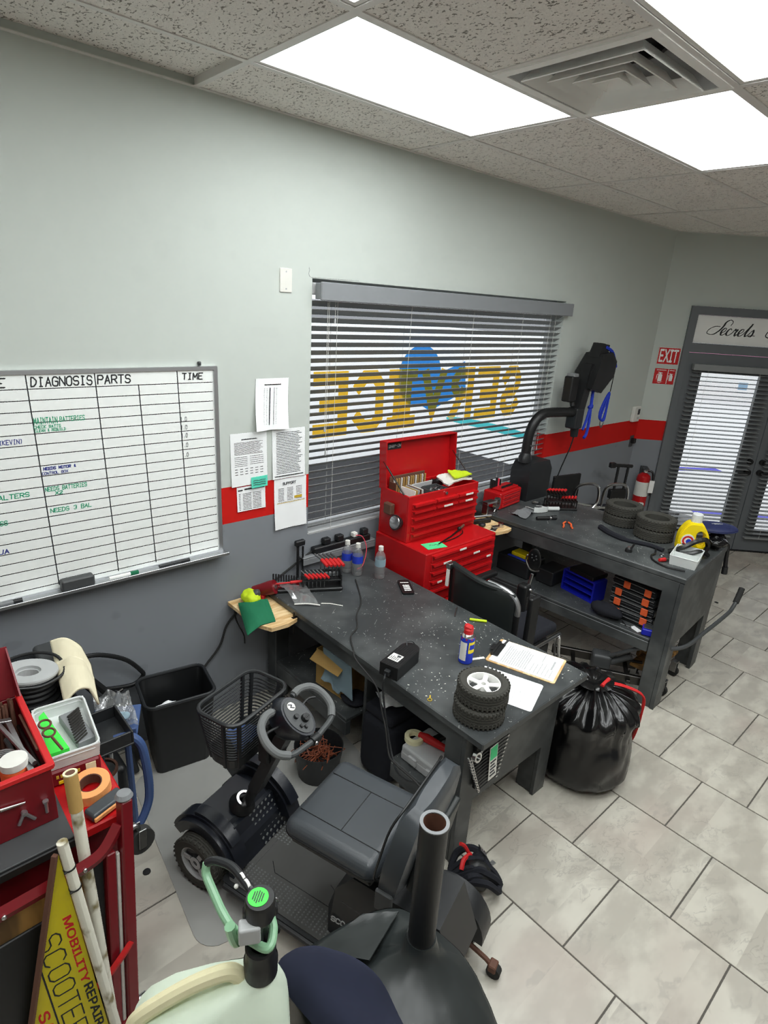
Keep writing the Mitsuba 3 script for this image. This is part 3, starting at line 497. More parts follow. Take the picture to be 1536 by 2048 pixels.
t = thing('pry_tool', 'thin dark lever tool lying along the red roller chest top', 'tool', mx(2.72, 2.27, .9005, rz=14)); part(t, 'rod', tube([(-.17, 0, .006), (.0, .004, .006), (.17, .01, .02)], [.0035, .0045, .006]), 'dsteel'); part(t, 'collar', ellip(.026, .026, .03, (.12, .01, .021)), 'black'); part(t, 'hook', tube(spline([(-.12, -.01, .006), (.0, -.03, .006), (.1, -.025, .006), (.125, -.01, .012)], 5), .003), 'dsteel'); part(t, 'grip', cyl((.13, .009, .021), (.185, .012, .028), .008), 'rust')

# ------------------------------------------------------------------ on the near workbench
ZB = .7205
t = thing('plywood_shelf', 'small plywood side shelf clamped to the window end of the near workbench', 'shelf', mx(0, 0, .662))
part(t, 'board', cat(tf(ext([(1.36, 2.67), (1.362, 2.38), (1.405, 2.29), (1.50, 2.28), (1.567, 2.30), (1.594, 2.34), (1.594, 2.67)], .021), 0, 0, 0)), 'wood', False)
part(t, 'clamp', cat(cyl((1.555, 2.315, -.07), (1.555, 2.315, .052), .005), bb(1.545, 1.593, 2.305, 2.325, .0215, .0228)), 'dsteel')
ZP = .6835
P = bilin([(1.30, 2.35, ZP + .004), (1.455, 2.335, ZP + .004), (1.53, 2.54, ZP + .02), (1.385, 2.60, ZP + .012)], 14, 14)
uu, vv = np.meshgrid(np.linspace(-1, 1, 14), np.linspace(-1, 1, 14), indexing='ij'); puff = (1 - uu ** 4) * (1 - vv ** 4)
drop = np.clip(1.375 - P[..., 0], 0, 1) * .5
t = thing('green_pouch', 'dark green felt cloth pouch lying over the edge of the plywood shelf', 'pouch'); A = P.copy(); A[..., 2] += .028 * puff - drop; part(t, 'cloth', sheet(A, .006), 'green', True)
t = thing('work_gloves', 'lime yellow knitted gloves bunched on the plywood shelf', 'gloves'); part(t, 'knit', blob(ellip(.10, .13, .075, (1.455, 2.58, ZP + .04)), .014, 26), 'lime'); part(t, 'cuff', blob(ellip(.05, .045, .045, (1.475, 2.565, ZP + .062)), .008, 40, 3), 'dgrey')
one('leather_strap', 'coiled brown leather strap at the wall corner of the plywood shelf', 'strap', cat(tube(spline([(1.372 + .045 + .04 * math.cos(a), 2.50 + .06 * math.sin(a), ZP + .004 + .008 + .004 * math.sin(3 * a)) for a in np.linspace(0, 6.2, 9)], 4, True), .011, 6, True)), 'rust')
t = thing('hand_lamp', 'dark red flashlight with shiny lens standing by the lime gloves', 'flashlight', mx(1.545, 2.585, ZP + .06, rz=-50)); part(t, 'body', tf(lathe([(0, -.07), (.03, -.07), (.034, -.02), (.04, .03), (.04, .06), (0, .06)], 20), ry=70), 'dred'); part(t, 'lens', tf(lathe([(0, .061), (.018, .061), (.018, .066), (0, .066)], 18), ry=70), 'chrome'); part(t, 'foot', bb(-.05, .0, -.03, .03, -.059, -.03, .006), 'redflat', False)
# T-handle rack
t = thing('hex_key_stand', 'two tier black stand of red handled hex keys on the near workbench', 'tool stand', mx(1.80, 2.50, ZB, rz=-29))
part(t, 'base', cat(bb(-.20, .17, -.07, .05, 0, .02), bb(-.19, .165, -.072, -.068, .004, .016, .001)), 'black', False)
for y, z in ((-.05, .06), (.02, .085), (.02, .04)): part(t, 'plate', bb(-.06, .165, y - .012, y + .012, z, z + .006, .001), 'black', False)
for x in (-.055, .16): part(t, 'post', bb(x - .004, x + .004, -.062, .032, .02, .10, .001), 'black', False)
for k in range(5):
    x = .05 + .023 * k; q = part(t, 'key', cat(cyl((x, .02, .02), (x, .02, .165), .0035, n=8), cyl((x - .03, .06, .175), (x + .01, -.01, .165), .006, n=8)), 'steel'); part(q, 'grip', tube([(x + .004, .0, .166), (x + .03, -.055, .150)], [.011, .009], 10), 'redflat')
for k in range(6):
    x = -.045 + .022 * k; q = part(t, 'key', cat(cyl((x, -.05, .02), (x, -.05, .095), .0025, n=8), cyl((x - .02, -.02, .112), (x, -.05, .10), .004, n=8)), 'steel'); part(q, 'grip', tube([(x, -.05, .10), (x + .02, -.088, .094)], [.008, .007], 10), 'redflat')
t = thing('screwdriver_rack', 'low rack of dark hex bits left of the hex key stand on the near workbench', 'tool rack', mx(1.645, 2.575, ZB, rz=-29)); part(t, 'rail', bb(-.055, .10, -.03, .03, .0, .03), 'dred', False)
for k in range(10): part(t, 'bit', cyl((-.045 + .0145 * k, .015, .03), (-.045 + .0145 * k, .018, .085 - .002 * k), .0048, n=8), 'dkplastic')
one('red_screwdriver', 'thin red screwdriver lying across the rack of dark bits', 'screwdriver', tf(cat(cyl((-.10, 0, 0), (.02, 0, .0), .0045), cyl((.02, 0, 0), (.09, 0, 0), .009, .007)), 1.655, 2.535, ZB + .05, rz=-20), 'redflat')
t = thing('lamp_post_clamp', 'black folded clamp post at the window end of the near workbench', 'clamp', mx(1.80, 2.645, ZB)); part(t, 'post', cat(cyl((0, 0, 0), (0, 0, .21), .008), cyl((.035, 0, 0), (.035, 0, .19), .006)), 'black'); part(t, 'knob', bb(-.02, .045, -.014, .014, .20, .235, .006), 'black', False)
def bottle(x, y, label, wrap):
    t = thing('water_bottle', label, 'bottle', mx(x, y, ZB), group='water bottles on the near workbench')
    part(t, 'shell', lathe([(0, .004), (.018, .0), (.030, .004), (.032, .02), (.029, .03), (.032, .04), (.0295, .055), (.032, .07), (.032, .13), (.028, .15), (.016, .172), (.0125, .178), (.0125, .188), (0, .188)], 24), 'film')
    part(t, 'wrap_label', lathe([(.0326, .082), (.0326, .128), (.032, .128), (.032, .082), (.0326, .082)], 24), wrap); part(t, 'cap', lathe([(0, .186), (.0148, .186), (.0148, .205), (0, .206)], 18), 'offwhite')
    part(t, 'neck_ring', lathe([(.0130, .180), (.0158, .180), (.0158, .1835), (.0130, .1835)], 18), 'offwhite')
bottle(2.09, 2.545, 'clear water bottle at the back left of the three on the near workbench', 'strapblue'); bottle(2.115, 2.475, 'clear water bottle in the middle with a dark blue label on the near workbench', 'strapblue'); bottle(2.20, 2.365, 'clear water bottle standing alone close to the red tool chest', 'ragblue')
P = bilin([(1.60, 2.375, ZB + .004), (1.695, 2.285, ZB + .004), (1.765, 2.56, ZB + .012), (1.625, 2.60, ZB + .03)], 22, 26); W_ = wr(P, .034, 16) + .02; W_[:, :] *= np.sin(np.linspace(.15, 2.9, 26))[None, :]; P[..., 2] += np.maximum(W_, 0) + .002
t = thing('zip_bag', 'empty clear zip bag crumpled on the corner of the near workbench', 'plastic bag'); part(t, 'film_upper', sheet(P, .0008), 'film', True); part(t, 'zip_strip', tube(spline([(1.595, 2.37, ZB + .006), (1.65, 2.325, ZB + .012), (1.70, 2.28, ZB + .007)], 6), .004, 6), 'offwhite')
one('cable_tie', 'white plastic strip beside the clear zip bag', 'cable tie', tube([(1.72, 2.30, ZB + .003), (1.76, 2.27, ZB + .003), (1.80, 2.21, ZB + .003)], .003, 6), 'offwhite')
t = thing('bit_case', 'slim black case with white marks lying in front of the red tool chest', 'tool case', mx(2.235, 2.17, ZB, rz=58)); part(t, 'body', tf(ext(rrect(-.085, .085, -.035, .035, .014), .012), 0, 0, 0), 'black', False); part(t, 'marks', cat(*[bb(x, x + .012, -.022, .018, .012, .0132, .0005) for x in (-.055, -.035, -.015, .005)] + [bb(.045, .053, -.025, .025, .012, .0132, .0005)]), 'white', False)
t = thing('charger_brick', 'black battery charger box with white sticker on the edge of the near workbench', 'charger', mx(1.675, 1.612, ZB, rz=15))
part(t, 'case', tf(ext(shapely.union_all([sbox(-.115, -.047, .05, .047), shapely.Point(.06, 0).buffer(.047)]), .062), 0, 0, .002), 'black', False); part(t, 'fin', cat(*[bb(-.112, .06, -.043 + .0107 * k, -.040 + .0107 * k, .064, .066, .0005) for k in range(9)]), 'black', False); part(t, 'sticker', bb(-.075, -.02, -.02, .035, .0662, .0672, .0003), 'offwhite', False); part(t, 'sticker_print', cat(*[bb(-.07, -.045 + .005 * (k % 2), .025 - .009 * k, .028 - .009 * k, .0673, .0677, .0002) for k in range(5)] + [bb(-.04, -.026, -.012, .006, .0673, .0677, .0002)]), 'ink', False)
part(t, 'carry_loop', tube(spline([(.07, .02, .064), (.09, .03, .075), (.105, .01, .074), (.107, -.01, .055)], 5), .003, 6), 'dkplastic')
part(t, 'plug', bb(-.135, -.113, -.014, .014, .018, .046, .004), 'dkplastic', False)
one('charger_lead', 'thin black charger cord crossing the near workbench and hanging to the scooter seat', 'cord', tube(spline([(2.06, 2.42, ZB + .004), (1.92, 2.2, ZB + .004), (1.80, 2.09, ZB + .004), (1.72, 1.99, ZB + .004), (1.64, 1.94, ZB + .004), (1.575, 1.84, ZB + .005), (1.552, 1.79, .705), (1.53, 1.62, .67), (1.505, 1.545, .595), (1.49, 1.50, .54), (1.465, 1.44, .45), (1.41, 1.34, .50), (1.33, 1.17, .60), (1.29, 1.08, .64)], 8), .0038, 7), 'rubber')
one('charger_cable', 'black cable curling from the charger brick down to the scooter seat', 'cord', tube(spline([(1.538, 1.575, ZB + .032), (1.515, 1.555, ZB + .03), (1.508, 1.55, ZB - .03), (1.50, 1.50, .54), (1.46, 1.40, .43), (1.40, 1.28, .48), (1.35, 1.14, .59), (1.315, 1.09, .63)], 8), .0045, 7), 'dkplastic')
t = thing('spray_can', 'blue and yellow spray can with red cap standing on the near workbench', 'spray can', mx(1.945, 1.462, ZB, rz=120))
part(t, 'can', lathe([(0, .002), (.030, 0), (.033, .004), (.033, .135), (.031, .142), (.024, .15), (0, .15)], 28), 'navy' if False else 'strapblue'); part(t, 'shoulder', lathe([(.0325, .136), (.0332, .139), (.03, .146), (.024, .152), (.02, .152)], 28), 'chrome')
def patch(r, z0, z1, a0, a1, th=.0008): return sheet(np.array([[(r * math.cos(a), r * math.sin(a), z) for z in (z0, z1)] for a in np.linspace(a1, a0, 9)]), th)
part(t, 'shield', patch(.0338, .060, .118, 1.95, 3.15), 'yellow', True); part(t, 'shield_print', patch(.0345, .080, .104, 2.1, 3.0, .0006), 'strapblue', True); part(t, 'white_panel', patch(.0338, .02, .115, .6, 1.7), 'offwhite', True); part(t, 'red_band', patch(.0338, .128, .135, -3.1, 3.1), 'redflat', True)
part(t, 'cap', cat(lathe([(0, .15), (.022, .15), (.022, .172), (.016, .178), (0, .178)], 20), tf(bb(-.016, .026, -.016, .016, 0, .028, .010), 0, 0, .165, ry=-14)), 'redflat', 30); part(t, 'straw', cyl((.0, -.017, .18), (.03, -.019, .196), .0018), 'white')
t = thing('clipboard', 'brown clipboard holding a printed form near the end of the near workbench', 'clipboard', mx(2.185, 1.287, ZB, rz=-72))
part(t, 'board', tf(ext(rrect(-.165, .165, -.113, .113, .012), .004)), 'wood', False); P = bilin([(-.15, -.105, .006), (.155, -.105, .006), (.155, .105, .006), (-.15, .105, .006)], 4, 4); part(t, 'page', sheet(P, .003), 'paper', False)
part(t, 'print', cat(*[bb(-.10 + .0105 * k, -.0965 + .0105 * k, -.09, .085 - R.uniform(0, .04), .0076, .008, .0002) for k in range(12)] + [bb(.04 + .018 * k, .043 + .018 * k, -.09, -.02 + R.uniform(0, .04), .0076, .008, .0002) for k in range(6)] + [bb(.07, .073, .02, .09, .0076, .008, .0002), bb(.12, .128, -.02, .06, .0076, .008, .0002)]), 'lgrey', False)
part(t, 'clip', cat(bb(-.150, -.122, -.062, .062, .008, .013), cyl((-.152, -.062, .014), (-.152, .062, .014), .008, n=10), bb(-.176, -.150, -.026, .026, .016, .02), cyl((-.13, .05, .013), (-.118, .075, .03), .005)), 'black', 30)
t = thing('loose_paper', 'white sheet with handwriting between the wheels and the clipboard', 'paper', mx(1.935, 1.215, ZB, rz=-70)); part(t, 'page', tf(ext(rrect(-.14, .14, -.108, .108, .012), .0006)), 'paper', False)
part(t, 'print', cat(*[tf(ext(ribbon([(x, y), (x + .004, y + .008), (x, y + .016), (x + .005, y + .026), (x, y + .04)], .0013), .0002), 0, 0, .0008) for x in (.04, .06, .08, .10, -.09) for y in (-.08, -.03, .02)]), 'lgrey', False)
one('white_strap', 'short white plastic strip between the spray can and the clipboard', 'strip', tf(bb(-.045, .045, -.008, .008, 0, .002, .0005), 2.0, 1.442, ZB, rz=-24), 'offwhite', smooth=False)
def wheel(par, F, r, w, rim=None, spokes=5, tread=28, tyre='tyre'):
    """A tyre on its rim, axis along local y. F places it inside the thing's frame."""
    pr = [(r * .62, -w * .36), (r * .72, -w * .5), (r * .90, -w * .5), (r * .975, -w * .40)]
    for k in range(5): z = w * (-.32 + .16 * k); pr += [(r, z - w * .05), (r, z + w * .05), (r * .972, z + w * .06), (r * .972, z + w * .10)]
    pr = pr[:-2] + [(r * .975, w * .40), (r * .90, w * .5), (r * .72, w * .5), (r * .62, w * .36), (r * .62, -w * .36)]
    tm = lathe(pr, 40); ms = [tm]
    for k in range(tread):
        a = 2 * np.pi * k / tread
        for s in (-1, 1): ms.append(tf(bb(-.003, .003, -.004, .004, -w * .14, w * .14, .0006), mx(rz=math.degrees(a)) @ mx(r * .985, 0, s * w * .33)))
    ty = part(par, 'tyre', tf(cat(*ms), F @ mx(rx=90)), tyre, 35)
    if rim:
        ri = part(par, 'rim', tf(lathe([(r * .66, -w * .40), (r * .62, -w * .40), (r * .56, -w * .1), (r * .56, w * .1), (r * .62, w * .40), (r * .66, w * .40), (r * .66, -w * .40)], 36), F @ mx(rx=90)), rim, 35)
        sp = [tf(bb(r * .18, r * .60, -r * .095, r * .095, sg_ * w * .24 - w * .06, sg_ * w * .24 + w * .06, .003), mx(rz=360 / spokes * k)) for k in range(spokes) for sg_ in (-1, 1)] + [lathe([(r * .1, -w * .36), (r * .24, -w * .36), (r * .24, w * .30), (r * .1, w * .30), (r * .1, -w * .36)], 24)]
        part(par, 'spokes', tf(cat(*sp), F @ mx(rx=90)), rim, False, kind=None); part(par, 'hub_back', tf(lathe([(0, -w * .12), (r * .57, -w * .12), (r * .57, -w * .05), (0, -w * .05)], 24), F @ mx(rx=90)), 'dgrey', 35)
for k, (x, y, z, lb) in enumerate(((1.695, 1.175, ZB + .039, 'lower'), (1.708, 1.178, ZB + .117, 'upper'))):
    t = thing('wheel', ('black tyred scooter wheel, the lower of the pair stacked on the near workbench', 'silver spoked scooter wheel, the upper of the pair stacked on the near workbench')[k], 'wheel', mx(x, y, z, rz=30 * k), 'spare scooter wheels on the near workbench'); wheel(t, mx(rx=-90) @ mx(ry=0) @ mx(rx=0), .105, .077, 'white', 5, 36)
R = np.random.default_rng(11)
ms = []
for k in range(100):
    c = [(2.0, 1.62), (1.75, 1.35), (2.22, 1.62), (1.68, 1.45), (2.1, 1.5), (2.27, 1.09)][k % 6]; x, y = np.clip(c[0] + R.normal(0, .07), 1.6, 2.31), np.clip(c[1] + R.normal(0, .09), 1.06, 2.5)
    ms.append(tf(bb(-.004, .004, -.0018, .0018, 0, .0012, .0003), x, y, ZB, rz=R.uniform(0, 180), s=R.uniform(.4, 1.1)))
one('paint_chips', 'pale chips and crumbs scattered over the near workbench top', 'debris', cat(*ms), 'offwhite', kind='stuff', smooth=False)
one('brass_key', 'small brass ring and key near the stacked wheels', 'key', tf(cat(tube([(.009 * math.cos(a), .009 * math.sin(a), .002) for a in np.linspace(0, 6.283, 13)[:-1]], .0017, 6, True), bb(.008, .03, -.003, .003, .0005, .003)), 1.60, 1.36, ZB, rz=40), 'gold')
one('yellow_marker', 'yellow highlighter at the far edge of the near workbench by the wheelchair', 'marker pen', tf(cyl((-.045, 0, .007), (.045, 0, .007), .007), 2.285, 1.665, ZB, rz=-50), 'lime'); one('steel_bolt', 'short steel pin at the far edge of the near workbench', 'bolt', tf(cyl((-.05, 0, .004), (.05, 0, .004), .0035), 2.26, 1.80, ZB, rz=35), 'steel')
# wrench rack on the end panel
t = thing('wrench_rack', 'rack of chrome wrenches hanging on the end panel of the near workbench', 'tool rack', mx(1.715, 1.125, .40, ry=-6)); part(t, 'holder', bb(-.05, .075, -.004, .012, -.01, .25, .002), 'black', False); part(t, 'label_card', bb(.002, .055, -.031, -.029, .02, .20, .0005), 'offwhite', False); part(t, 'card_print', cat(bb(.006, .051, -.032, -.0305, .13, .195, .0002)), 'notegreen', False)
part(t, 'card_text', cat(*[bb(.010, .045 - .008 * (k % 2), -.0325, -.0308, .04 + .018 * k, .047 + .018 * k, .0002) for k in range(5)]), 'ink', False)
for k in range(13):
    z = .005 + .0185 * k; L = .055 + .0055 * k
    q = part(t, 'wrench', bb(-L * .9, L * 1.1, -.025, -.021, z - .003, z + .003, .001), 'black', False)
    part(q, 'open_end', cat(tf(lathe([(.003 + .0002 * k, -.004), (.0062 + .0003 * k, -.004), (.0062 + .0003 * k, .004), (.003 + .0002 * k, .004), (.003 + .0002 * k, -.004)], 12), -L, -.026, z, rx=70)), 'chrome'); part(q, 'ring_end', rb(.014, .009, .0095, (L * 1.15, -.027, z), .003), 'chrome', False)
t = thing('box_end_wrench', 'large chrome box wrench hooked over the near corner of the near workbench', 'wrench', mx(1.60, 1.075, .635)); part(t, 'ring', tf(lathe([(.013, -.008), (.021, -.008), (.021, .008), (.013, .008), (.013, -.008)], 24), -.018, 0, 0, rx=80), 'chrome'); part(t, 'shank', cyl((.0, 0, .008), (.13, .05, .035), .008), 'chrome')
# under the near workbench
t = thing('cardboard_box', 'open brown cardboard box on the near workbench shelf under the blue rag', 'box', mx(1.80, 2.14, .2755, rz=6)); part(t, 'carton', cat(bb(-.13, .13, -.12, .12, 0, .006), bb(-.13, -.126, -.12, .12, .006, .22), bb(.126, .13, -.12, .12, .006, .22), bb(-.126, .126, .116, .12, .006, .22), bb(-.126, .126, -.12, -.116, .006, .22)), 'cardboard', False); part(t, 'flap', tf(bb(-.07, 0, -.11, .11, -.002, .002, .001), -.13, 0, .22, ry=-35), 'cardboard', False)
P = bilin([(1.64, 2.16, .36), (1.66, 1.93, .34), (1.76, 1.95, .535), (1.72, 2.19, .53)], 16, 14); P[..., 0] += wr(P, .03, 14); P[..., 0] = np.minimum(P[..., 0], 1.662); P[5:9, 0:3, 2] -= .03
one('blue_rag', 'pale blue shop rag hanging in front of the cardboard box under the near workbench', 'rag', sheet(P, .005), 'ragblue', smooth=True)
one('black_jacket', 'dark bundled cloth on the shelf below the blue rag', 'cloth', blob(ellip(.13, .16, .05, (1.72, 1.99, .302)), .012, 14), 'dknavy')
t = thing('tool_bag', 'black canvas tool bag on the floor under the near workbench', 'bag', mx(1.80, 1.725, 0)); part(t, 'body', blob(rbox(.34, .24, .36, (0, 0, .195), .06), .02, 8), 'dknavy'); part(t, 'flap', blob(rbox(.30, .20, .05, (0, 0, .385), .02), .01, 12, 4), 'dknavy')
P = bilin([(1.66, 1.69, .43), (1.78, 1.65, .43), (1.80, 1.77, .44), (1.70, 1.80, .44)], 10, 10); P[..., 2] += wr(P, .03, 26) + .012; one('crumpled_paper', 'crumpled white paper on top of the black bag under the near workbench', 'paper', sheet(P, .001), 'paper')
t = thing('wire_bin', 'round dark bin of scrap copper wire beside the floor mat', 'bin', mx(1.455, 1.93, .003)); part(t, 'shell', lathe([(0, 0), (.10, 0), (.125, .17), (.121, .17), (.097, .006), (0, .006)], 28), 'dkplastic'); ms = []
for k in range(60):
    c = np.array([R.uniform(-.06, .06), R.uniform(-.06, .06), R.uniform(.10, .17)]); ms.append(tube(spline([c + R.normal(0, .03, 3) * (1, 1, .5) for _ in range(4)], 4), .0022, 5))
part(t, 'wire_scrap', cat(*ms), 'copper', kind='stuff')
t = thing('plastic_tool_case', 'grey plastic tool case on the near end shelf of the near workbench', 'tool case', mx(1.735, 1.40, .2755, rz=2)); part(t, 'shell', cat(rbox(.20, .27, .05, (0, 0, .026), .012), rbox(.196, .266, .05, (0, 0, .056), .012), bb(-.11, -.098, -.08, -.03, .02, .06), bb(-.11, -.098, .03, .08, .02, .06)), 'lgrey')
t = thing('heat_gun', 'red and black power tool lying on the grey plastic case', 'power tool', mx(1.745, 1.41, .3575, rz=100)); part(t, 'body', tube([(-.13, 0, .022), (.0, 0, .022), (.06, 0, .022), (.10, 0, .020)], [.012, .018, .021, .013], 12), 'redflat'); part(t, 'grip', tube([(.03, 0, .02), (.02, -.05, .018), (.0, -.10, .018)], [.018, .016, .018], 10), 'black'); part(t, 'nozzle', cyl((-.13, 0, .022), (-.155, 0, .022), .010), 'offwhite')
one('tape_roll', 'roll of tan tape standing on the grey plastic case', 'tape', tf(lathe([(.026, 0), (.046, 0), (.046, .022), (.026, .022), (.026, 0)], 28), 1.70, 1.515, .358), 'cream')
one('wire_brush', 'white bristled brush on the near workbench shelf behind the power tool', 'brush', tf(cat(bb(-.09, .09, -.012, .012, 0, .012), bb(-.02, .085, -.010, .010, .012, .03)), 1.87, 1.42, .2755, rz=95), 'cream', smooth=False)
# strip, cords and sockets behind the near workbench
t = thing('power_strip', 'black power strip with plugs on the window sill ledge behind the near workbench', 'power strip', mx(2.13, 2.655, .842)); part(t, 'bar', bb(-.22, .22, -.024, .022, 0, .04, .006), 'black', False); part(t, 'white_plug', rbox(.035, .035, .03, (.10, 0, .056), .006), 'offwhite'); part(t, 'plug', rbox(.05, .04, .04, (-.12, 0, .061), .008), 'black'); part(t, 'plug', rbox(.05, .04, .04, (-.02, 0, .061), .008), 'black'); part(t, 'plug', rbox(.045, .04, .04, (.18, 0, .061), .008), 'dkplastic')
t = thing('wall_ledge', 'narrow grey metal ledge on the wall under the window', 'ledge'); part(t, 'shelf', cat(bb(1.83, 2.39, 2.628, 2.680, .828, .841), bb(1.83, 2.39, 2.628, 2.634, .79, .828)), 'grey', False)
one('pink_cable', 'thin pink charging cable looping down from the white plug to the near workbench', 'cable', tube(spline([(2.23, 2.640, .895), (2.26, 2.61, .89), (2.27, 2.575, .82), (2.22, 2.545, .73), (2.16, 2.53, .7235)], 8), .0028, 6), 'pink')
one('black_lead', 'black lead running up the wall from the floor to the power strip', 'cable', tube(spline([(1.93, 2.665, .86), (1.85, 2.66, .83), (1.72, 2.668, .76), (1.50, 2.670, .655), (1.36, 2.672, .55), (1.30, 2.67, .42), (1.16, 2.668, .26), (1.12, 2.668, .02)], 8), .006, 8), 'rubber')
one('thin_lead', 'thin dark lead hanging down the wall below the plywood shelf', 'cable', tube(spline([(1.40, 2.674, .655), (1.41, 2.674, .55), (1.455, 2.674, .44), (1.46, 2.674, .38)], 6), .003, 6), 'rubber')
one('glass_bits', 'clear wrapping scraps on the near workbench behind the hex keys', 'scraps', blob(ellip(.09, .05, .03, (1.985, 2.575, ZB + .014)), .012, 40), 'film', kind='stuff')

# ------------------------------------------------------------------ mobility scooter on its floor mat
FM = mx(.60, 1.46, 0, rz=-6)
t = thing('floor_mat', 'large grey floor mat with rounded corners under the front of the scooter', 'mat', FM); part(t, 'sheet', tf(ext(rrect(0, 1.06, 0, 1.0, .09, 6), .0028), 0, 0, .0002), 'matgrey', False)
FS = mx(1.190, .891, .001, rz=108)
s = thing('mobility_scooter', 'black four wheeled mobility scooter with padded seat and front basket', 'scooter', FS)
for x, y in ((.95, .178), (.95, -.178)):
    q = part(s, 'front_wheel', tf(lathe([(0, -.02), (.03, -.02), (.03, .02), (0, .02)], 16), mx(x, y, .118) @ mx(rx=90)), 'dgrey'); wheel(q, mx(x, y, .118), .116, .062, 'lgrey', 3, 30)
for x, y in ((0, .172), (0, -.172)):
    q = part(s, 'rear_wheel', tf(lathe([(0, -.02), (.03, -.02), (.03, .02), (0, .02)], 16), mx(x, y, .120) @ mx(rx=90)), 'dgrey'); wheel(q, mx(x, y, .120), .119, .066, 'lgrey', 3, 30)
part(s, 'deck', tf(ext(Polygon([(.12, -.17), (.80, -.17), (.80, .17), (.12, .17)]).buffer(.02), .035), 0, 0, .075), 'dkplastic', False)
part(s, 'foot_mat', tf(ext(rrect(.30, .80, -.165, .175, .02), .004), 0, 0, .110), 'deck', False)
st = []
for k in range(30):
    for j in range(9):
        x, y = .315 + .0165 * k, (.075 + .0115 * j) if j < 8 else .165
        if j < 8: st.append(tf(hull([(a, b, c) for a in (-.0036, .0036) for b in (-.0036, .0036) for c in (0, .0)] + [(a, b, .0022) for a in (-.0018, .0018) for b in (-.0018, .0018)]), x, y, .1138))
for k in range(6):
    for j in range(7): st.append(tf(bb(-.004, .004, -.004, .004, 0, .002, .001), .70 + .0165 * k, -.15 + .0125 * j, .1138))
part(s, 'grip_studs', cat(*st), 'gripgrey', False, kind='stuff')
part(s, 'deck_seam', cat(tube([(.32, .055, .1145), (.66, .055, .1145), (.70, .02, .1145)], .0016, 5), tube([(.75, -.16, .1145), (.75, .165, .1145)], .0012, 5)), 'black', False)
part(s, 'deck_rail', cat(tube([(.16, .192, .095), (.80, .192, .095)], .012), tube([(.16, -.192, .095), (.80, -.192, .095)], .012)), 'dkplastic')
part(s, 'reflector', bb(.30, .335, .200, .206, .086, .10, .002), 'orange', False)
# front shroud: hub body, two mudguards and studded riser
part(s, 'shroud', cat(hull([(.78, y, .11) for y in (-.13, .13)] + [(.80, y, .20) for y in (-.13, .13)] + [(.87, y, .285) for y in (-.12, .12)] + [(1.02, y, .29) for y in (-.11, .11)] + [(1.08, y, .20) for y in (-.10, .10)] + [(1.06, y, .10) for y in (-.10, .10)])), 'scooter', 25)
def guard(y0, y1, r0, r1, a0, a1, x=.95, z=.118, n=16):
    A = np.radians(np.linspace(a0, a1, n)); o = [(x + r1 * math.cos(a), z + r1 * math.sin(a)) for a in A] + [(x + r0 * math.cos(a), z + r0 * math.sin(a)) for a in A[::-1]]
    m = trimesh.creation.extrude_polygon(Polygon(o), y1 - y0, engine='earcut'); return tf(tf(m, XZ), 0, y1, 0)
part(s, 'mudguard', cat(guard(.095, .150, .128, .185, 20, 175), guard(.150, .170, .128, .170, 30, 165), guard(.085, .10, .03, .185, 10, 175), guard(.10, .145, .185, .200, 75, 140)), 'scooter', 35)
part(s, 'mudguard', cat(guard(-.205, -.10, .145, .165, -12, 190), guard(-.21, -.14, .165, .215, 40, 165), guard(-.20, -.15, .215, .24, 60, 150), guard(-.11, -.095, .03, .12, 5, 190)), 'scooter', 35)
part(s, 'riser', hull([(.775, y, .112) for y in (-.165, .165)] + [(.795, y, .112) for y in (-.165, .165)] + [(.84, y, .27) for y in (-.145, .145)] + [(.86, y, .27) for y in (-.145, .145)]), 'scooter', 25)
st = []
for k in range(7):
    for j in range(6): st.append(tf(bb(-.004, .004, -.006, .006, -.002, .002, .0012), mx(.777 + .0105 * k * .98 - .002, -.145 + .022 * k * .2 + .024 * j, .125 + .0235 * k * .98, ry=-67) @ mx(rz=30)))
part(s, 'riser_studs', cat(*st), 'gripgrey', False, kind='stuff')
# tiller
tl = part(s, 'tiller', cat(cyl((.885, 0, .25), (.80, 0, .44), .022, n=14), hull([(.80 + a, b, .44 + c) for a in (-.022, .022) for b in (-.026, .026) for c in (-.02, 0)] + [(.66 + a, b, .76) for a in (-.03, .02) for b in (-.034, .034)])), 'dkplastic')
part(tl, 'boot', cat(lathe([(.052, 0), (.055, .01), (.045, .03), (.028, .05), (.022, .05)], 20).apply_transform(mx(.885, 0, .285, ry=-20))), 'black'); part(tl, 'collar', lathe([(.023, 0), (.034, 0), (.034, .012), (.023, .012), (.023, 0)], 20).apply_transform(mx(.870, 0, .325, ry=-22)), 'chrome')
FC = mx(.595, .012, .865, ry=-34, rz=0) @ mx(s=.94)
cn = part(s, 'console', tf(cat(hull([(.085 * math.cos(a) - .0, .058 * math.sin(a), z * 1.0) for a in np.linspace(0, 6.283, 25)[:-1] for z in (.012,)] + [(.10 * math.cos(a) + .01, .066 * math.sin(a), -.02) for a in np.linspace(0, 6.283, 25)[:-1]] + [(.07 * math.cos(a) + .02, .05 * math.sin(a), -.09) for a in np.linspace(0, 6.283, 25)[:-1]])), FC), 'scooter', 40)
part(cn, 'face_panel', tf(ext(shapely.affinity.scale(shapely.Point(0, 0).buffer(1, quad_segs=10), .074, .049), .003), FC @ mx(0, 0, .0122)), 'dgrey', False)
part(cn, 'badge', tf(ext(shapely.Point(.045, 0).buffer(.017), .0018), FC @ mx(0, 0, .0155)), 'offwhite', False); part(cn, 'badge_mark', tf(ext(shapely.union_all([ribbon([(.034, -.006), (.043, .006), (.048, -.005), (.056, .007)], .004)]), .0006), FC @ mx(0, 0, .0172)), 'ink', False)
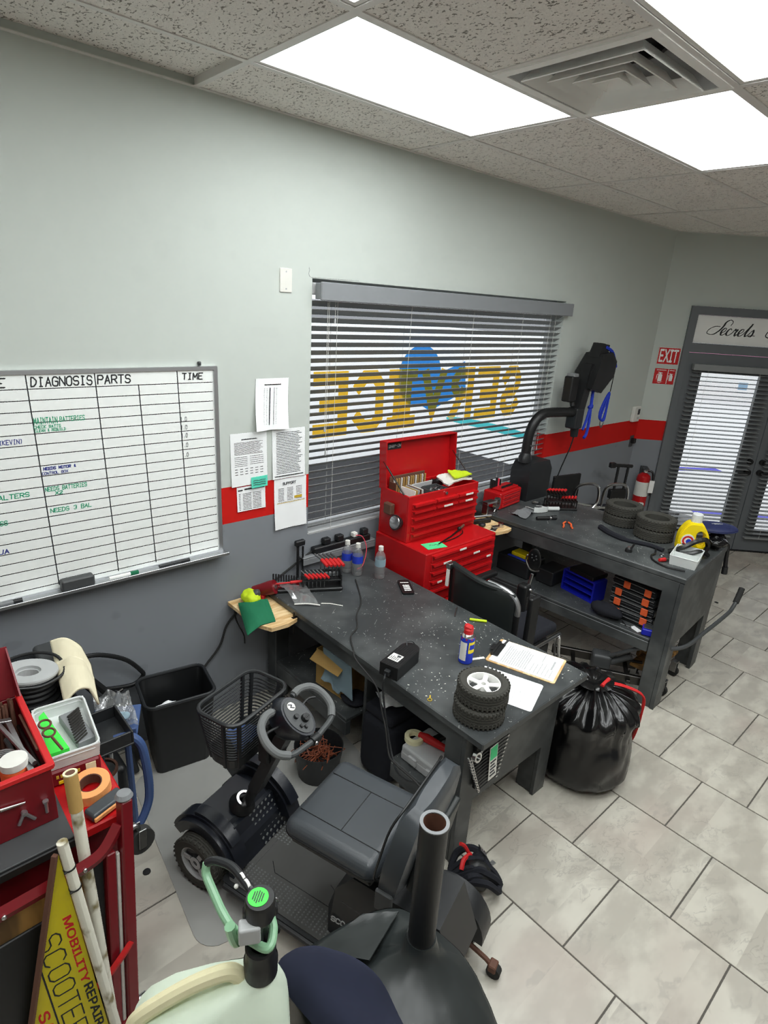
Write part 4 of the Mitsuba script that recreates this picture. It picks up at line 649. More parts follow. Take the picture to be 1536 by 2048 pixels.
part(cn, 'dial', tf(cat(lathe([(0, 0), (.017, 0), (.015, .016), (0, .016)], 18), bb(-.003, .003, -.014, .014, .015, .019, .001)), FC @ mx(-.022, -.014, .015)), 'black'); part(cn, 'key_switch', tf(lathe([(0, 0), (.010, 0), (.009, .012), (0, .012)], 14), FC @ mx(.004, .014, .015)), 'dkplastic'); part(cn, 'switch', tf(cat(bb(-.007, .007, -.005, .005, 0, .008, .002)), FC @ mx(-.035, .022, .015)), 'black', False); part(cn, 'switch', tf(cat(bb(-.007, .007, -.005, .005, 0, .008, .002)), FC @ mx(-.048, .008, .015)), 'black', False)
hb = part(s, 'handlebar', tf(tube(spline([(.075, .055, -.01), (.078, .105, -.004), (.055, .150, 0), (.005, .172, 0), (-.05, .165, 0), (-.088, .125, 0), (-.10, .05, 0), (-.104, 0, 0), (-.10, -.05, 0), (-.088, -.125, 0), (-.05, -.165, 0), (.005, -.172, 0), (.055, -.150, 0), (.078, -.105, -.004), (.075, -.055, -.01)], 6), .0115, 10), FC), 'dgrey')
for y in (1, -1):
    part(hb, 'grip', tf(tube(spline([(.077, .065 * y, -.008), (.078, .105 * y, -.004), (.055, .150 * y, 0), (.005, .172 * y, 0), (-.05, .165 * y, 0), (-.085, .13 * y, 0)], 6), .0155, 10), FC), 'gripgrey')
    part(hb, 'throttle_lever', tf(tube(spline([(.02, .06 * y, -.035), (.03, .12 * y, -.03), (.015, .15 * y, -.02)], 6), .005, 6), FC), 'black')
part(hb, 'clamp', tf(cat(cyl((-.104, -.02, 0), (-.104, .02, 0), .018, n=12), bb(-.10, -.075, -.012, .012, -.012, .006, .003)), FC), 'black'); part(hb, 'clamp_screw', tf(ellip(.016, .016, .016, (-.118, .012, .008)), FC), 'chrome')
# basket
bk = part(s, 'basket', tf(tube([(x, y, .85) for x, y in np.array(rrect(.745, .945, -.155, .155, .05, 4).exterior.coords)[:-1]], .008, 7, True), mx(0, .018, .0)), 'dkplastic')
def ring(f, z):
    a, b = np.array(rrect(.745, .945, -.155, .155, .05, 4).exterior.coords)[:-1], np.array(rrect(.785, .925, -.115, .115, .045, 4).exterior.coords)[:-1]
    return np.c_[a * (1 - f) + b * f, np.full(len(a), z)] + (0, .018, 0)
part(bk, 'side_bars', cat(*[tube(ring(f, .85 - .235 * f), .0034, 5, True) for f in np.linspace(.12, .80, 12)]), 'dkplastic', True, kind='stuff')
part(bk, 'rib', cat(*[tube([ring(0, .85)[i], ring(.5, .7325)[i], ring(1, .615)[i]], .009, 5) for i in (1, 4, 7, 10, 13, 16, 18)]), 'dkplastic', kind='stuff')
rr = ring(.82, .657); r1 = ring(1, .615)
part(bk, 'floor', cat(sheet(np.stack([np.vstack([rr, rr[:1]]), np.vstack([r1, r1[:1]])], 0), .004), tf(ext(Polygon(r1[:, :2]), .004), 0, 0, .612)), 'dkplastic', False)
part(bk, 'bracket', cat(bb(.70, .75, -.02, .05, .62, .80, .006), bb(.66, .72, -.015, .03, .66, .70, .004)), 'black', False)
P = bilin([(.80, -.04, .64), (.90, -.04, .64), (.90, .08, .64), (.80, .08, .64)], 16, 16); P[..., 2] += .03 + wr(P, .045, 22); one('blue_cloth', 'crumpled blue cloth lying in the scooter basket', 'cloth', sheet(P, .004), 'steelblue', FS, smooth=True)
# rear body, seat
rbod = part(s, 'rear_shroud', hull([(x, y, .11) for x in (-.10, .35) for y in (-.12, .13)] + [(.33, y, .33) for y in (-.115, .12)] + [(.37, y, .2) for y in (-.10, .10)] + [(x, y, .40) for x in (-.06, .27) for y in (-.10, .105)] + [(-.13, y, .22) for y in (-.10, .10)] + [(.10, y, .12) for y in (-.135, .145)] + [(.12, y, .34) for y in (-.12, .13)]), 'dkplastic', 35)
part(rbod, 'seam', tube([(.37, .09, .285), (.30, .124, .29), (.05, .133, .29)], .0018, 5), 'dgrey')
g, L = strokes('SCOOTER', .022, .0045, .1, 0); part(rbod, 'wordmark', tf(extxz(shapely.affinity.scale(g, -1, 1, origin=(0, 0)), -.001, .001), mx(.335, .1335, .185) @ mx(rz=4)), 'lgrey', False)
part(s, 'rear_mudguard', cat(guard(-.215, -.13, .128, .150, -20, 185, 0, .12), guard(-.14, -.128, .02, .150, -10, 185, 0, .12)), 'dkplastic', 35); part(s, 'rear_mudguard', cat(guard(.13, .215, .128, .150, -10, 185, 0, .12), guard(.128, .14, .02, .150, -10, 185, 0, .12)), 'dkplastic', 35)
for y in (-.13, .13):
    q = part(s, 'anti_tip', cat(tube([(-.06, y, .10), (-.17, y, .06), (-.20, y, .04)], .009, 8), bb(-.215, -.185, y - .02, y + .02, .03, .06, .004)), 'rust'); part(q, 'roller', cyl((-.205, y - .014, .0265), (-.205, y + .014, .0265), .026, n=16), 'rubber')
part(s, 'seat_post', cyl((.24, 0, .39), (.26, 0, .50), .032, n=16), 'dsteel')
se = part(s, 'seat', blob(rbox(.375, .375, .085, (.338, -.008, .54), .04, 4).subdivide().subdivide(), .0, 1), 'leather', 50)
part(se, 'pan', rbox(.33, .34, .03, (.335, -.008, .497), .012), 'black', 30)
zz_ = .5835
part(se, 'seam', cat(tube([(.17, .105, zz_), (.50, .105, zz_)], .0016, 5), tube([(.17, -.095, zz_), (.50, -.095, zz_)], .0016, 5), tube([(.33, -.095, zz_), (.33, .105, zz_)], .0016, 5)), 'black', True)
part(se, 'piping', tube([(x, y, .533) for x, y in np.array(rrect(.149, .527, -.197, .181, .05, 5).exterior.coords)[:-1]], .0045, 6, True), 'black')
FB = mx(.105, 0, .50, ry=-9)
ba = part(s, 'backrest', tf(cat(hull([(x, y, z) for (z, w, d) in ((.02, .16, .03), (.06, .20, .045), (.16, .205, .05), (.27, .185, .05), (.33, .15, .042), (.352, .11, .022)) for y in np.linspace(-w, w, 7) for x in (-d * (1 - .35 * (abs(y) / w) ** 3), d * (1 - .35 * (abs(y) / w) ** 3))])), FB), 'leather', 45)
part(ba, 'piping', tf(tube(spline([(.04, -.15, .02), (.05, -.197, .08), (.05, -.198, .18), (.05, -.172, .28), (.035, -.11, .345), (.035, .11, .345), (.05, .172, .28), (.05, .198, .18), (.05, .197, .08), (.04, .15, .02)], 4), .004, 6), FB), 'black'); part(ba, 'back_pocket', tf(blob(rbox(.03, .30, .16, (-.055, 0, .13), .012), .006, 10), FB), 'vinyl'); part(ba, 'hinge', bb(.07, .13, .195, .21, .48, .56, .004), 'dgrey', False); part(ba, 'hinge', bb(.07, .13, -.21, -.195, .48, .56, .004), 'dgrey', False)
# strap bundle on the floor
t = thing('strap_bundle', 'black strap bundle with steel buckles and red webbing on the floor beside the scooter', 'strap', mx(1.60, 1.015, 0))
ms = [tube(spline([(.07 * math.cos(a + k), (.03 + .02 * k) * math.sin(a) * 1.2, .07 + .045 * math.sin(a * 2 + k)) for a in np.linspace(0, 6.283, 8)[:-1]], 5, True), .015, 6, True) for k in range(4)]
part(t, 'webbing', cat(*ms), 'dknavy'); part(t, 'core', blob(ellip(.12, .13, .12, (0, 0, .062)), .014, 20), 'black'); part(t, 'red_loop', cat(tube(spline([(.02, .05, .10), (.0, .07, .15), (-.02, .08, .17)], 5), .008, 6), tube(spline([(.02, .05, .11), (-.03, .045, .12), (-.06, .03, .10)], 5), .010, 6)), 'redflat'); part(t, 'buckle', cat(tube([(.06, .0, .12), (.085, .03, .10), (.075, .05, .12), (.05, .02, .14), (.06, 0, .12)], .004, 6), bb(.065, .10, -.03, -.01, .07, .076, .002)), 'chrome')

# ------------------------------------------------------------------ bin and rubbish bag
t = thing('waste_bin', 'black rectangular waste bin against the wall beside the scooter', 'bin', mx(.965, 2.475, .003 if False else .0, rz=-10))
def fr(w0, d0, w1, d1, z0, z1, r0, r1): 
    a, b = np.array(rrect(-w0 / 2, w0 / 2, -d0 / 2, d0 / 2, r0, 4).exterior.coords), np.array(rrect(-w1 / 2, w1 / 2, -d1 / 2, d1 / 2, r1, 4).exterior.coords)
    return sheet(np.stack([np.c_[a, np.full(len(a), z0)], np.c_[b, np.full(len(b), z1)]], 0), .005)
part(t, 'shell', cat(fr(.26, .20, .325, .265, .004, .42, .03, .04), tf(ext(rrect(-.13, .13, -.10, .10, .03), .006))), 'black', 35)
part(t, 'rim', tube([(x, y, .42) for x, y in np.array(rrect(-.165, .165, -.135, .135, .045, 4).exterior.coords)[:-1]], .009, 8, True), 'dkplastic')
P = bilin([(-.10, -.08, .33), (.0, -.09, .34), (.02, .04, .30), (-.10, .05, .30)], 8, 8); P[..., 2] += wr(P, .03, 20); one('bin_paper', 'scrap of white paper inside the black waste bin', 'paper', sheet(P, .001), 'paper', mx(.965, 2.475, 0, rz=-10))
t = thing('rubbish_bag', 'full black rubbish bag with red drawstring leaning at the end of the near workbench', 'rubbish bag', mx(2.60, 1.13, 0))
th = np.linspace(0, 2 * np.pi, 97)[:-1]; lev = [(0, .12), (.004, .20), (.04, .245), (.12, .265), (.22, .262), (.30, .245), (.36, .25), (.40, .262), (.44, .24), (.475, .18), (.495, .11), (.50, .05), (.495, .012)]
V = []
lv = spline([(z, r, 0) for z, r in lev], 3)
for k, (z, r, _) in enumerate(lv):
    f = max(0, min(1, (z - .22) / .2)) if k < 28 else 1
    pl_ = (1 + .035 * f * np.sign(np.sin(th * 19 + 1)) * np.abs(np.sin(th * 19 + 1 + .6 * np.sin(3 * th))) ** .7 + .02 * f * np.sin(th * 31)) + .05 * np.sin(2 * th + .6) + .03 * np.sin(3 * th + 2 * z * 4)
    V.append(np.c_[r * pl_ * np.cos(th), r * pl_ * np.sin(th), z + .012 * f * np.sin(th * 19) * (r > .06) + .02 * np.sin(2 * th) * f])
G = np.array(V); G = np.concatenate([G, G[:, :1]], 1); G[..., 2] += np.where(G[..., 2] > .02, wr(G, .02, 9), 0); G[..., :2] *= (1 + wr(G, .07, 8, 5) + wr(G, .03, 22, 8))[..., None]; G[..., 2] = np.maximum(G[..., 2], .001)
n_, m_ = G.shape[:2]; ii = np.arange(n_ * m_).reshape(n_, m_); q = np.stack([ii[:-1, :-1], ii[:-1, 1:], ii[1:, 1:], ii[1:, :-1]], -1).reshape(-1, 4)
part(t, 'bag', trimesh.Trimesh(G.reshape(-1, 3), np.vstack([q[:, :3], q[:, [0, 2, 3]]]), process=False), 'blackgloss', 40)
def rf(a, r, z): return (r * math.cos(a), r * math.sin(a), z)
part(t, 'gathered_top', blob(lathe([(0, .47), (.05, .48), (.085, .50), (.10, .525), (.07, .535), (.03, .52), (0, .50)], 40), .022, 26), 'blackgloss', 40)
part(t, 'drawstring', cat(tube(spline([rf(-.9, .06, .52), rf(-.75, .16, .50), rf(-.72, .275, .44), rf(-.70, .29, .32), rf(-.62, .30, .20), rf(-.55, .305, .13), rf(-.52, .305, .145), rf(-.60, .295, .24), rf(-.68, .29, .33)], 6), .007, 6, sx=1.8), tube([(-.03, -.06, .535), (.05, -.055, .54)], .010, 8)), 'redflat')

# ------------------------------------------------------------------ power wheelchair between chest and far workbench
FW = mx(2.72, 1.78, 0)
w_ = thing('power_wheelchair', 'black power wheelchair with silver tube handle between the two workbenches', 'wheelchair', FW)
P = bilin([(-.235, .24, .50), (-.225, -.20, .50), (-.245, -.20, .855), (-.255, .24, .875)], 14, 12); P[..., 0] += .03 * np.sin(np.linspace(0, np.pi, 14))[:, None] * -1; part(w_, 'backrest', sheet(P, .02), 'vinyl', True)
part(w_, 'back_top_roll', tube(spline([(-.255, .24, .872), (-.285, .02, .86), (-.25, -.12, .852)], 6), .020, 10), 'vinyl')
part(w_, 'push_handle', tube(spline([(-.255, -.02, .862), (-.25, -.12, .86), (-.245, -.185, .84), (-.235, -.215, .79), (-.235, -.218, .735)], 6), .016, 10), 'alu')
part(w_, 'back_cane', cyl((-.235, -.218, .735), (-.225, -.215, .36), .0155), 'black'); part(w_, 'back_cane', cyl((-.25, .25, .87), (-.225, .245, .36), .0155), 'black'); part(w_, 'white_tag', bb(-.30, -.285, .235, .255, .74, .85, .003), 'offwhite', False); part(w_, 'clevis', bb(-.30, -.24, .23, .262, .85, .885, .004), 'steel', False)
part(w_, 'seat_cushion', rbox(.46, .42, .07, (.02, .0, .49), .028), 'dknavy'); part(w_, 'seat_rail', tube([(-.22, -.222, .45), (.26, -.222, .45)], .011), 'chrome'); part(w_, 'seat_rail', tube([(-.22, .222, .45), (.26, .222, .45)], .011), 'chrome'); part(w_, 'leg_tube', tube([(.255, -.225, .43), (.30, -.215, .30), (.36, -.20, .14)], .010), 'chrome'); part(w_, 'leg_tube', tube([(.255, -.20, .43), (.295, -.19, .30), (.35, -.18, .14)], .008), 'chrome')
part(w_, 'side_guard', rbox(.09, .03, .36, (-.11, -.235, .64), .012), 'black'); part(w_, 'side_guard', rbox(.30, .03, .16, (.0, .25, .58), .012), 'black'); part(w_, 'arm_pad', rbox(.32, .055, .035, (.02, .25, .70), .014), 'black')
part(w_, 'base', rbox(.52, .36, .24, (.0, 0, .29), .05), 'dkplastic')
for x, y, r in ((-.12, -.235, .16), (-.12, .235, .16), (.22, -.20, .09), (.22, .20, .09)):
    q = part(w_, 'wheel', tf(lathe([(0, -.02), (r * .5, -.02), (r * .5, .02), (0, .02)], 20), mx(x, y, r + .001) @ mx(rx=90)), 'lgrey'); part(q, 'tyre', tf(lathe([(r * .5, -.022), (r * .9, -.026), (r, -.012), (r, .012), (r * .9, .026), (r * .5, .022), (r * .5, -.022)], 28), mx(x, y, r + .001) @ mx(rx=90)), 'rubber')
part(w_, 'foot_plate', bb(.33, .52, -.13, .13, .09, .105, .004), 'black', False)
FJ = FW @ mx(.235, .015, .86, rz=200, ry=24)
jy = part(w_, 'joystick_pod', tf(cat(hull([(x, .042 * math.cos(a) * k, .10 * math.sin(a) * (1 if math.sin(a) > 0 else .85) * k) for a in np.linspace(0, 6.283, 21)[:-1] for x, k in ((.014, .86), (.004, 1), (-.02, .8))])), np.linalg.inv(FW) @ FJ), 'black', 40)
part(jy, 'buttons', cat(*[tf(lathe([(0, 0), (.006, 0), (.005, .004), (0, .004)], 10), np.linalg.inv(FW) @ FJ @ mx(.0145, y, z, ry=90)) for y, z in ((.012, .05), (-.012, .055), (.015, .025), (-.012, .03), (.0, .01))]), 'dgrey'); part(jy, 'guard_ring', tf(tube(spline([(0, -.044, .03), (0, -.052, -.02), (0, -.03, -.085), (0, 0, -.10), (0, .03, -.085)], 6), .005, 7), np.linalg.inv(FW) @ FJ), 'chrome')
part(w_, 'joystick_arm', cat(tube([(.235, .015, .765), (.225, .02, .70), (.20, .03, .62)], .010), ellip(.03, .03, .03, (.215, .0, .665)), rbox(.05, .06, .40, (.20, .03, .44), .015)), 'steel'); part(w_, 'front_post', rbox(.07, .07, .30, (.20, .035, .55), .02), 'black')

# ------------------------------------------------------------------ on the far workbench
ZF = .9005
t = thing('plywood_shelf', 'small plywood side shelf between the red chest and the far workbench', 'shelf', mx(0, 0, .842))
part(t, 'board', tf(ext([(3.07, 2.50), (3.065, 2.29), (3.13, 2.215), (3.23, 2.20), (3.285, 2.215), (3.30, 2.50)], .021)), 'wood', False)
t = thing('hinge_pieces', 'silver hinge plates lying on the plywood shelf beside the far workbench', 'metal parts', mx(3.16, 2.27, .8635)); part(t, 'plate', cat(tf(bb(-.05, .05, -.02, .02, 0, .004, .001), rz=25), tf(bb(-.03, .03, -.015, .015, .004, .012, .001), .03, .01, 0, rz=-20)), 'chrome', False); part(t, 'socket', cat(lathe([(.012, 0), (.02, 0), (.02, .03), (.012, .03), (.012, 0)], 18)).apply_translation((.07, .0, .0)), 'chrome')
t = thing('black_tools', 'black hand tools lying on the plywood shelf behind the silver hinge', 'tools', mx(3.16, 2.40, .8635)); part(t, 'bar', tf(bb(-.09, .09, -.015, .015, 0, .03, .004), rz=-15), 'black', False); part(t, 'rod', tf(cyl((-.09, 0, .04), (.12, 0, .04), .009), 0, .03, 0, rz=-18), 'alu'); part(t, 'knob', ellip(.05, .05, .03, (-.04, -.055, .016)), 'dkplastic')
t = thing('red_tool_box', 'small red three drawer tool box with a bit rail on top on the far workbench', 'tool box', mx(3.42, 2.435, ZF, rz=6))
part(t, 'body', bb(0, .30, 0, .15, 0, .125, .008), 'red', False); part(t, 'lid_step', bb(.05, .28, .02, .13, .1255, .14, .005), 'red', False)
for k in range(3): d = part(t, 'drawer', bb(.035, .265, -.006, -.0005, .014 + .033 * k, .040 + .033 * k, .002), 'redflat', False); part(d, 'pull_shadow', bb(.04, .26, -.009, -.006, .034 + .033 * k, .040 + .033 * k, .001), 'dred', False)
for k in range(9): part(t, 'bit', cyl((.09 + .018 * k, .05, .14), (.09 + .018 * k, .05, .155), .006, n=8), 'black')
for k in range(6): part(t, 'screwdriver', cat(cyl((.03 + .025 * k, .11, .14), (.03 + .025 * k, .112, .205 - .01 * (k % 3)), .009, n=8)), 'pink' if k == 4 else 'black')
t = thing('clamp_mirror', 'round chrome clamp lamp at the left end of the small red tool box', 'lamp', mx(3.375, 2.43, ZF + .035)); part(t, 'ring', tf(lathe([(.028, -.012), (.045, -.012), (.045, .012), (.028, .012), (.028, -.012)], 24), 0, 0, .03, rx=90, rz=15), 'chrome'); part(t, 'bracket', cat(bb(-.13, -.03, -.02, .03, .045, .062, .003), bb(-.13, -.115, -.02, .03, -.034, .045, .003)), 'chrome', False); part(t, 'stem', cyl((-.02, 0, -.034), (-.005, 0, -.01), .008), 'chrome')
def hexstand(F, label):
    t = thing('hex_key_stand', label, 'tool stand', F); part(t, 'base', bb(-.12, .12, -.05, .05, 0, .016), 'black', False); part(t, 'plate', bb(-.115, .115, -.045, .045, .06, .066, .001), 'black', False); part(t, 'post', cat(*[bb(x - .003, x + .003, y - .003, y + .003, .016, .06, .001) for x in (-.11, .11) for y in (-.04, .04)]), 'black', False)
    for k in range(6):
        x = -.10 + .024 * k; q = part(t, 'key', cat(cyl((x, .025, .02), (x, .025, .125), .004, n=8), cyl((x, .03, .125), (x, -.045, .12), .008, n=8)), 'dsteel'); part(q, 'grip', tube([(x, .03, .127), (x + .03, .06, .130)], [.011, .011], 8), 'redflat')
    for k in range(5):
        x = .0 + .024 * k; q = part(t, 'key', cat(cyl((x, -.03, .02), (x, -.03, .085), .003, n=8), cyl((x, -.03, .085), (x, -.075, .08), .006, n=8)), 'dsteel'); part(q, 'grip', tube([(x, -.025, .087), (x + .015, .0, .098)], [.009, .009], 8), 'redflat')
hexstand(mx(3.87, 2.21, ZF, rz=-38), 'black stand of grey and red hex keys on the far workbench')
t = thing('pliers', 'pliers with orange handles lying on the far workbench', 'pliers', mx(3.61, 1.985, ZF, rz=35)); part(t, 'jaws', cat(hull([(.02, -.012, .003), (.02, .012, .003), (.075, -.003, .003), (.075, .003, .003), (.02, -.012, .013), (.02, .012, .013), (.075, -.003, .011), (.075, .003, .011)]), cyl((.02, 0, .002), (.02, 0, .015), .011)), 'steel', 30)
for y in (1, -1): part(t, 'handle', tube(spline([(.02, .008 * y, .008), (-.02, .026 * y, .008), (-.06, .024 * y, .008), (-.10, .030 * y, .008)], 5), .0065, 8), 'orange')
t = thing('safety_glasses', 'clear safety glasses on the far workbench in front of the small red tool box', 'glasses', mx(3.66, 2.24, ZF, rz=-20)); part(t, 'lens', sheet(np.array([[(.065 * math.sin(a), -.02 * math.cos(a), z) for z in (.004, .045)] for a in np.linspace(-1.3, 1.3, 11)]), .0018), 'clearplas', True); part(t, 'temple', cat(tube([(-.062, -.005, .03), (-.06, .07, .02), (-.05, .12, .006)], .003, 6), tube([(.062, -.005, .03), (.06, .07, .02), (.05, .12, .006)], .003, 6)), 'clearplas')
t = thing('pen_torch', 'black and chrome torch lying at the edge of the far workbench', 'torch', mx(3.545, 2.12, ZF, rz=-28)); part(t, 'barrel', cyl((-.07, 0, .014), (.05, 0, .014), .013), 'black'); part(t, 'head', cyl((.05, 0, .016), (.085, 0, .016), .0155), 'dkplastic'); part(t, 'ring', cyl((.03, 0, .014), (.042, 0, .014), .0138), 'chrome')
P = bilin([(3.42, 2.20, ZF + .004), (3.62, 2.26, ZF + .004), (3.64, 2.36, ZF + .004), (3.42, 2.33, ZF + .004)], 16, 12); P[..., 2] += np.maximum(wr(P, .035, 22), 0) + .003; one('grey_wrap', 'crumpled grey film wrap before the small red tool box', 'wrap', sheet(P, .0015), 'grey', smooth=True)
for k, (x, y) in enumerate(((3.80, 2.375), (3.905, 2.35))): one('steel_cup', ('flat shiny steel dish', 'small shiny steel cup')[k] + ' beside the black lift base on the far workbench', 'dish', tf(lathe([(0, 0), (.02, 0), (.03 - .008 * k, .012 + .02 * k), (.028 - .008 * k, .012 + .02 * k), (.018, .003), (0, .003)], 20), x, y, ZF, rz=20), 'chrome')
one('clear_tube', 'clear plastic tube lying beside the safety glasses', 'tube', tf(cyl((-.07, 0, .016), (.07, 0, .016), .0155), 3.755, 2.22, ZF, rz=-30), 'clearplas')
# vehicle lift: base, bent post and head
t = thing('lift_hoist', 'black wheelchair lift with bent post and hanging blue straps behind the far workbench', 'lift', ID)
part(t, 'base', cat(hull([(x, y, ZF) for x in (3.77, 4.06) for y in (2.45, 2.615)] + [(x, y, 1.13) for x in (3.765, 4.065) for y in (2.445, 2.62)] + [(x, y, 1.20) for x in (3.79, 4.04) for y in (2.46, 2.61)]), hull([(3.74 + .06 + .055 * math.cos(a), 2.53 + .05 * math.sin(a), z) for a in np.linspace(0, 6.3, 17)[:-1] for z in (1.20, 1.235)] + [(3.80 + .035 * math.cos(a), 2.53 + .035 * math.sin(a), 1.275) for a in np.linspace(0, 6.3, 17)[:-1]])), 'dkplastic', 35)
part(t, 'post', tube(spline([(3.80, 2.53, 1.27), (3.80, 2.525, 1.40), (3.825, 2.515, 1.495), (3.89, 2.505, 1.555), (4.0, 2.50, 1.57), (4.34, 2.50, 1.548)], 7), .037, 16), 'black'); part(t, 'bolt', cyl((3.80, 2.485, 1.33), (3.80, 2.495, 1.33), .008), 'chrome')
part(t, 'boom', hull([(4.37 + a + k, 2.50 + b, 1.47 + c) for (a, k, c) in ((-.045, 0, 0), (.045, 0, 0), (-.045, .10, .46), (.05, .10, .46)) for b in (-.04, .04)]), 'black', False)
part(t, 'knuckle', cat(rbox(.11, .10, .17, (4.375, 2.50, 1.50), .015), cyl((4.40, 2.50, 1.42), (4.41, 2.50, 1.345), .035, .030), cyl((4.395, 2.50, 1.435), (4.40, 2.50, 1.415), .038)), 'dkplastic')
part(t, 'winch_housing', cat(hull([(4.42, y, 1.74) for y in (2.42, 2.58)] + [(4.58, y, 1.70) for y in (2.42, 2.58)] + [(4.43, y, 1.86) for y in (2.40, 2.60)] + [(4.70, y, 1.83) for y in (2.40, 2.60)] + [(4.73, y, 1.95) for y in (2.41, 2.59)] + [(4.52, y, 2.01) for y in (2.42, 2.58)] + [(4.68, y, 2.02) for y in (2.43, 2.57)]), hull([(4.50, y, 1.98) for y in (2.45, 2.55)] + [(4.64, y, 1.98) for y in (2.45, 2.55)] + [(4.54, y, 2.09) for y in (2.46, 2.54)] + [(4.66, y, 2.075) for y in (2.46, 2.54)])), 'black', 25)
part(t, 'motor_box', cat(rbox(.10, .08, .20, (4.27, 2.52, 1.735), .014), cyl((4.31, 2.51, 1.635), (4.312, 2.50, 1.60), .02)), 'black'); part(t, 'motor_cap', rbox(.07, .07, .03, (4.275, 2.52, 1.84), .008), 'grey')
part(t, 'strap', cat(tube(spline([(4.60, 2.46, 2.06), (4.70, 2.45, 2.02), (4.78, 2.45, 1.93), (4.80, 2.45, 1.90)], 6), .013, 6)), 'strapblue'); part(t, 'cord', tube([(4.80, 2.45, 1.90), (4.79, 2.45, 1.74), (4.785, 2.45, 1.70)], .004, 6), 'black')
ms = [tube(spline([(4.775, 2.45, 1.69), (4.74 - .05 * k, 2.45, 1.60 - .02 * k), (4.70 - .02 * k, 2.45, 1.49), (4.745 + .02 * k, 2.45, 1.46), (4.775, 2.45, 1.56 + .02 * k)], 5, True), .010, 6, True) for k in range(2)]; part(t, 'strap', cat(*ms), 'strapblue'); part(t, 'hook', tube(spline([(4.715, 2.45, 1.47), (4.71, 2.45, 1.43), (4.74, 2.45, 1.40), (4.77, 2.45, 1.44)], 5), .005, 6), 'steel')
part(t, 'strap', cat(tube([(4.555, 2.48, 1.72), (4.545, 2.47, 1.60)], .014, 6), blob(ellip(.05, .04, .05, (4.545, 2.47, 1.585)), .01, 40), tube(spline([(4.54, 2.47, 1.58), (4.50, 2.465, 1.47), (4.46, 2.46, 1.40)], 5), .012, 6), tube(spline([(4.545, 2.47, 1.58), (4.55, 2.465, 1.46), (4.53, 2.46, 1.36), (4.50, 2.46, 1.33)], 5), .013, 6)), 'strapblue')
part(t, 'power_lead', tube(spline([(4.41, 2.50, 1.345), (4.40, 2.51, 1.25), (4.39, 2.53, 1.16), (4.37, 2.55, 1.05), (4.34, 2.56, .93), (4.34, 2.57, .80)], 6), .0055, 6), 'black')
# folded wheelchair and hand cart behind
t = thing('folded_wheelchair', 'folded wheelchair with chrome armrest tubes standing behind the far workbench', 'wheelchair', mx(4.62, 2.36, 0, rz=-32))
part(t, 'back_panel', tf(bb(-.16, .16, -.012, .012, .55, 1.0, .006), -.22, .06, 0, rz=20), 'black', False)
for k, x in enumerate((-.13, .14)): part(t, 'arm_frame', tube(spline([(x, .03, .62), (x - .02, .02, .80), (x - .01, 0, .91), (x + .08, -.02, .945), (x + .16, -.03, .92), (x + .18, -.03, .80), (x + .14, -.03, .72)], 6), .012, 8), 'chrome')
part(t, 'frame', cat(tube([(-.16, .02, .70), (.30, -.02, .74)], .011), tube([(-.14, .02, .76), (.30, -.02, .70)], .010), tube([(-.13, .03, .62), (-.14, .03, .12)], .012), tube([(.30, -.02, .74), (.31, -.02, .10)], .012)), 'chrome'); part(t, 'seat', rbox(.34, .10, .30, (.08, .05, .58), .02), 'dknavy')
for x in (-.08, .24): q = part(t, 'wheel', tf(lathe([(.13, -.012), (.15, -.012), (.152, .012), (.13, .012), (.13, -.012)], 32), mx(x, .09, .1525) @ mx(rx=90)), 'rubber'); part(q, 'spokes', cat(*[tf(bb(-.13, .13, -.003, .003, -.003, .003, .001), mx(x, .09, .1525, ry=45 * k)) for k in range(4)]), 'steel', False)
t = thing('luggage_cart', 'black folding cart with telescopic T handle against the wall beside the fire extinguisher', 'hand cart', mx(5.28, 2.44, 0, rz=-25)); part(t, 'handle', cat(tube([(-.11, 0, 1.0), (.10, 0, .985)], .016), rbox(.06, .04, .05, (-.12, 0, 1.0), .01), tube([(-.05, 0, .99), (-.055, 0, .62)], .012), tube([(.06, 0, .985), (.05, 0, .62)], .012)), 'black'); part(t, 'tube', cat(*[tube([(x, 0, .72), (x - .01, 0, .10)], .013) for x in (-.07, -.02, .03, .07)]), 'dsteel'); part(t, 'block', rbox(.20, .05, .09, (0, 0, .72), .012), 'black'); part(t, 'base_plate', bb(-.15, .15, -.16, .03, .06, .08, .004), 'black', False)
for x in (-.15, .15): part(t, 'wheel', cyl((x - .014, .02, .071), (x + .014, .02, .071), .07, n=22), 'rubber')
# tyres
for (x, y, lb) in ((3.985, 1.775, 'at the back'), (3.905, 1.505, 'next to the yellow jug')):
    for k in range(2):
        t = thing('tyre', ('lower', 'upper')[k] + ' bare black tyre of the far workbench stack ' + lb, 'tyre', mx(x + .004 * k, y, ZF + .037 + .0735 * k, rz=17 * k), 'bare tyres stacked on the far workbench')
        wheel(t, mx(rx=-90), .126, .0725, None, 5, 34); part(t, 'inner_band', lathe([(.085, -.024), (.092, -.03), (.092, .03), (.085, .024), (.085, -.024)], 32), 'rubber')
one('black_sling', 'black padded strap lying on the far workbench before the tyres', 'strap', tube(spline([(3.735, 1.80, ZF + .012), (3.68, 1.70, ZF + .012), (3.655, 1.57, ZF + .012), (3.70, 1.43, ZF + .012), (3.69, 1.34, ZF + .012)], 6), [.020] * 12 + [.014] * 13, 8), 'dknavy')
one('cable_bundle', 'thin black cable with clips along the front edge of the far workbench', 'cable', cat(tube(spline([(3.70, 1.39, ZF + .008), (3.60, 1.35, ZF + .008), (3.55, 1.35, ZF + .008), (3.49, 1.31, ZF + .006), (3.455, 1.22, ZF + .006), (3.49, 1.12, ZF + .006)], 6), .0055, 7)), 'black')
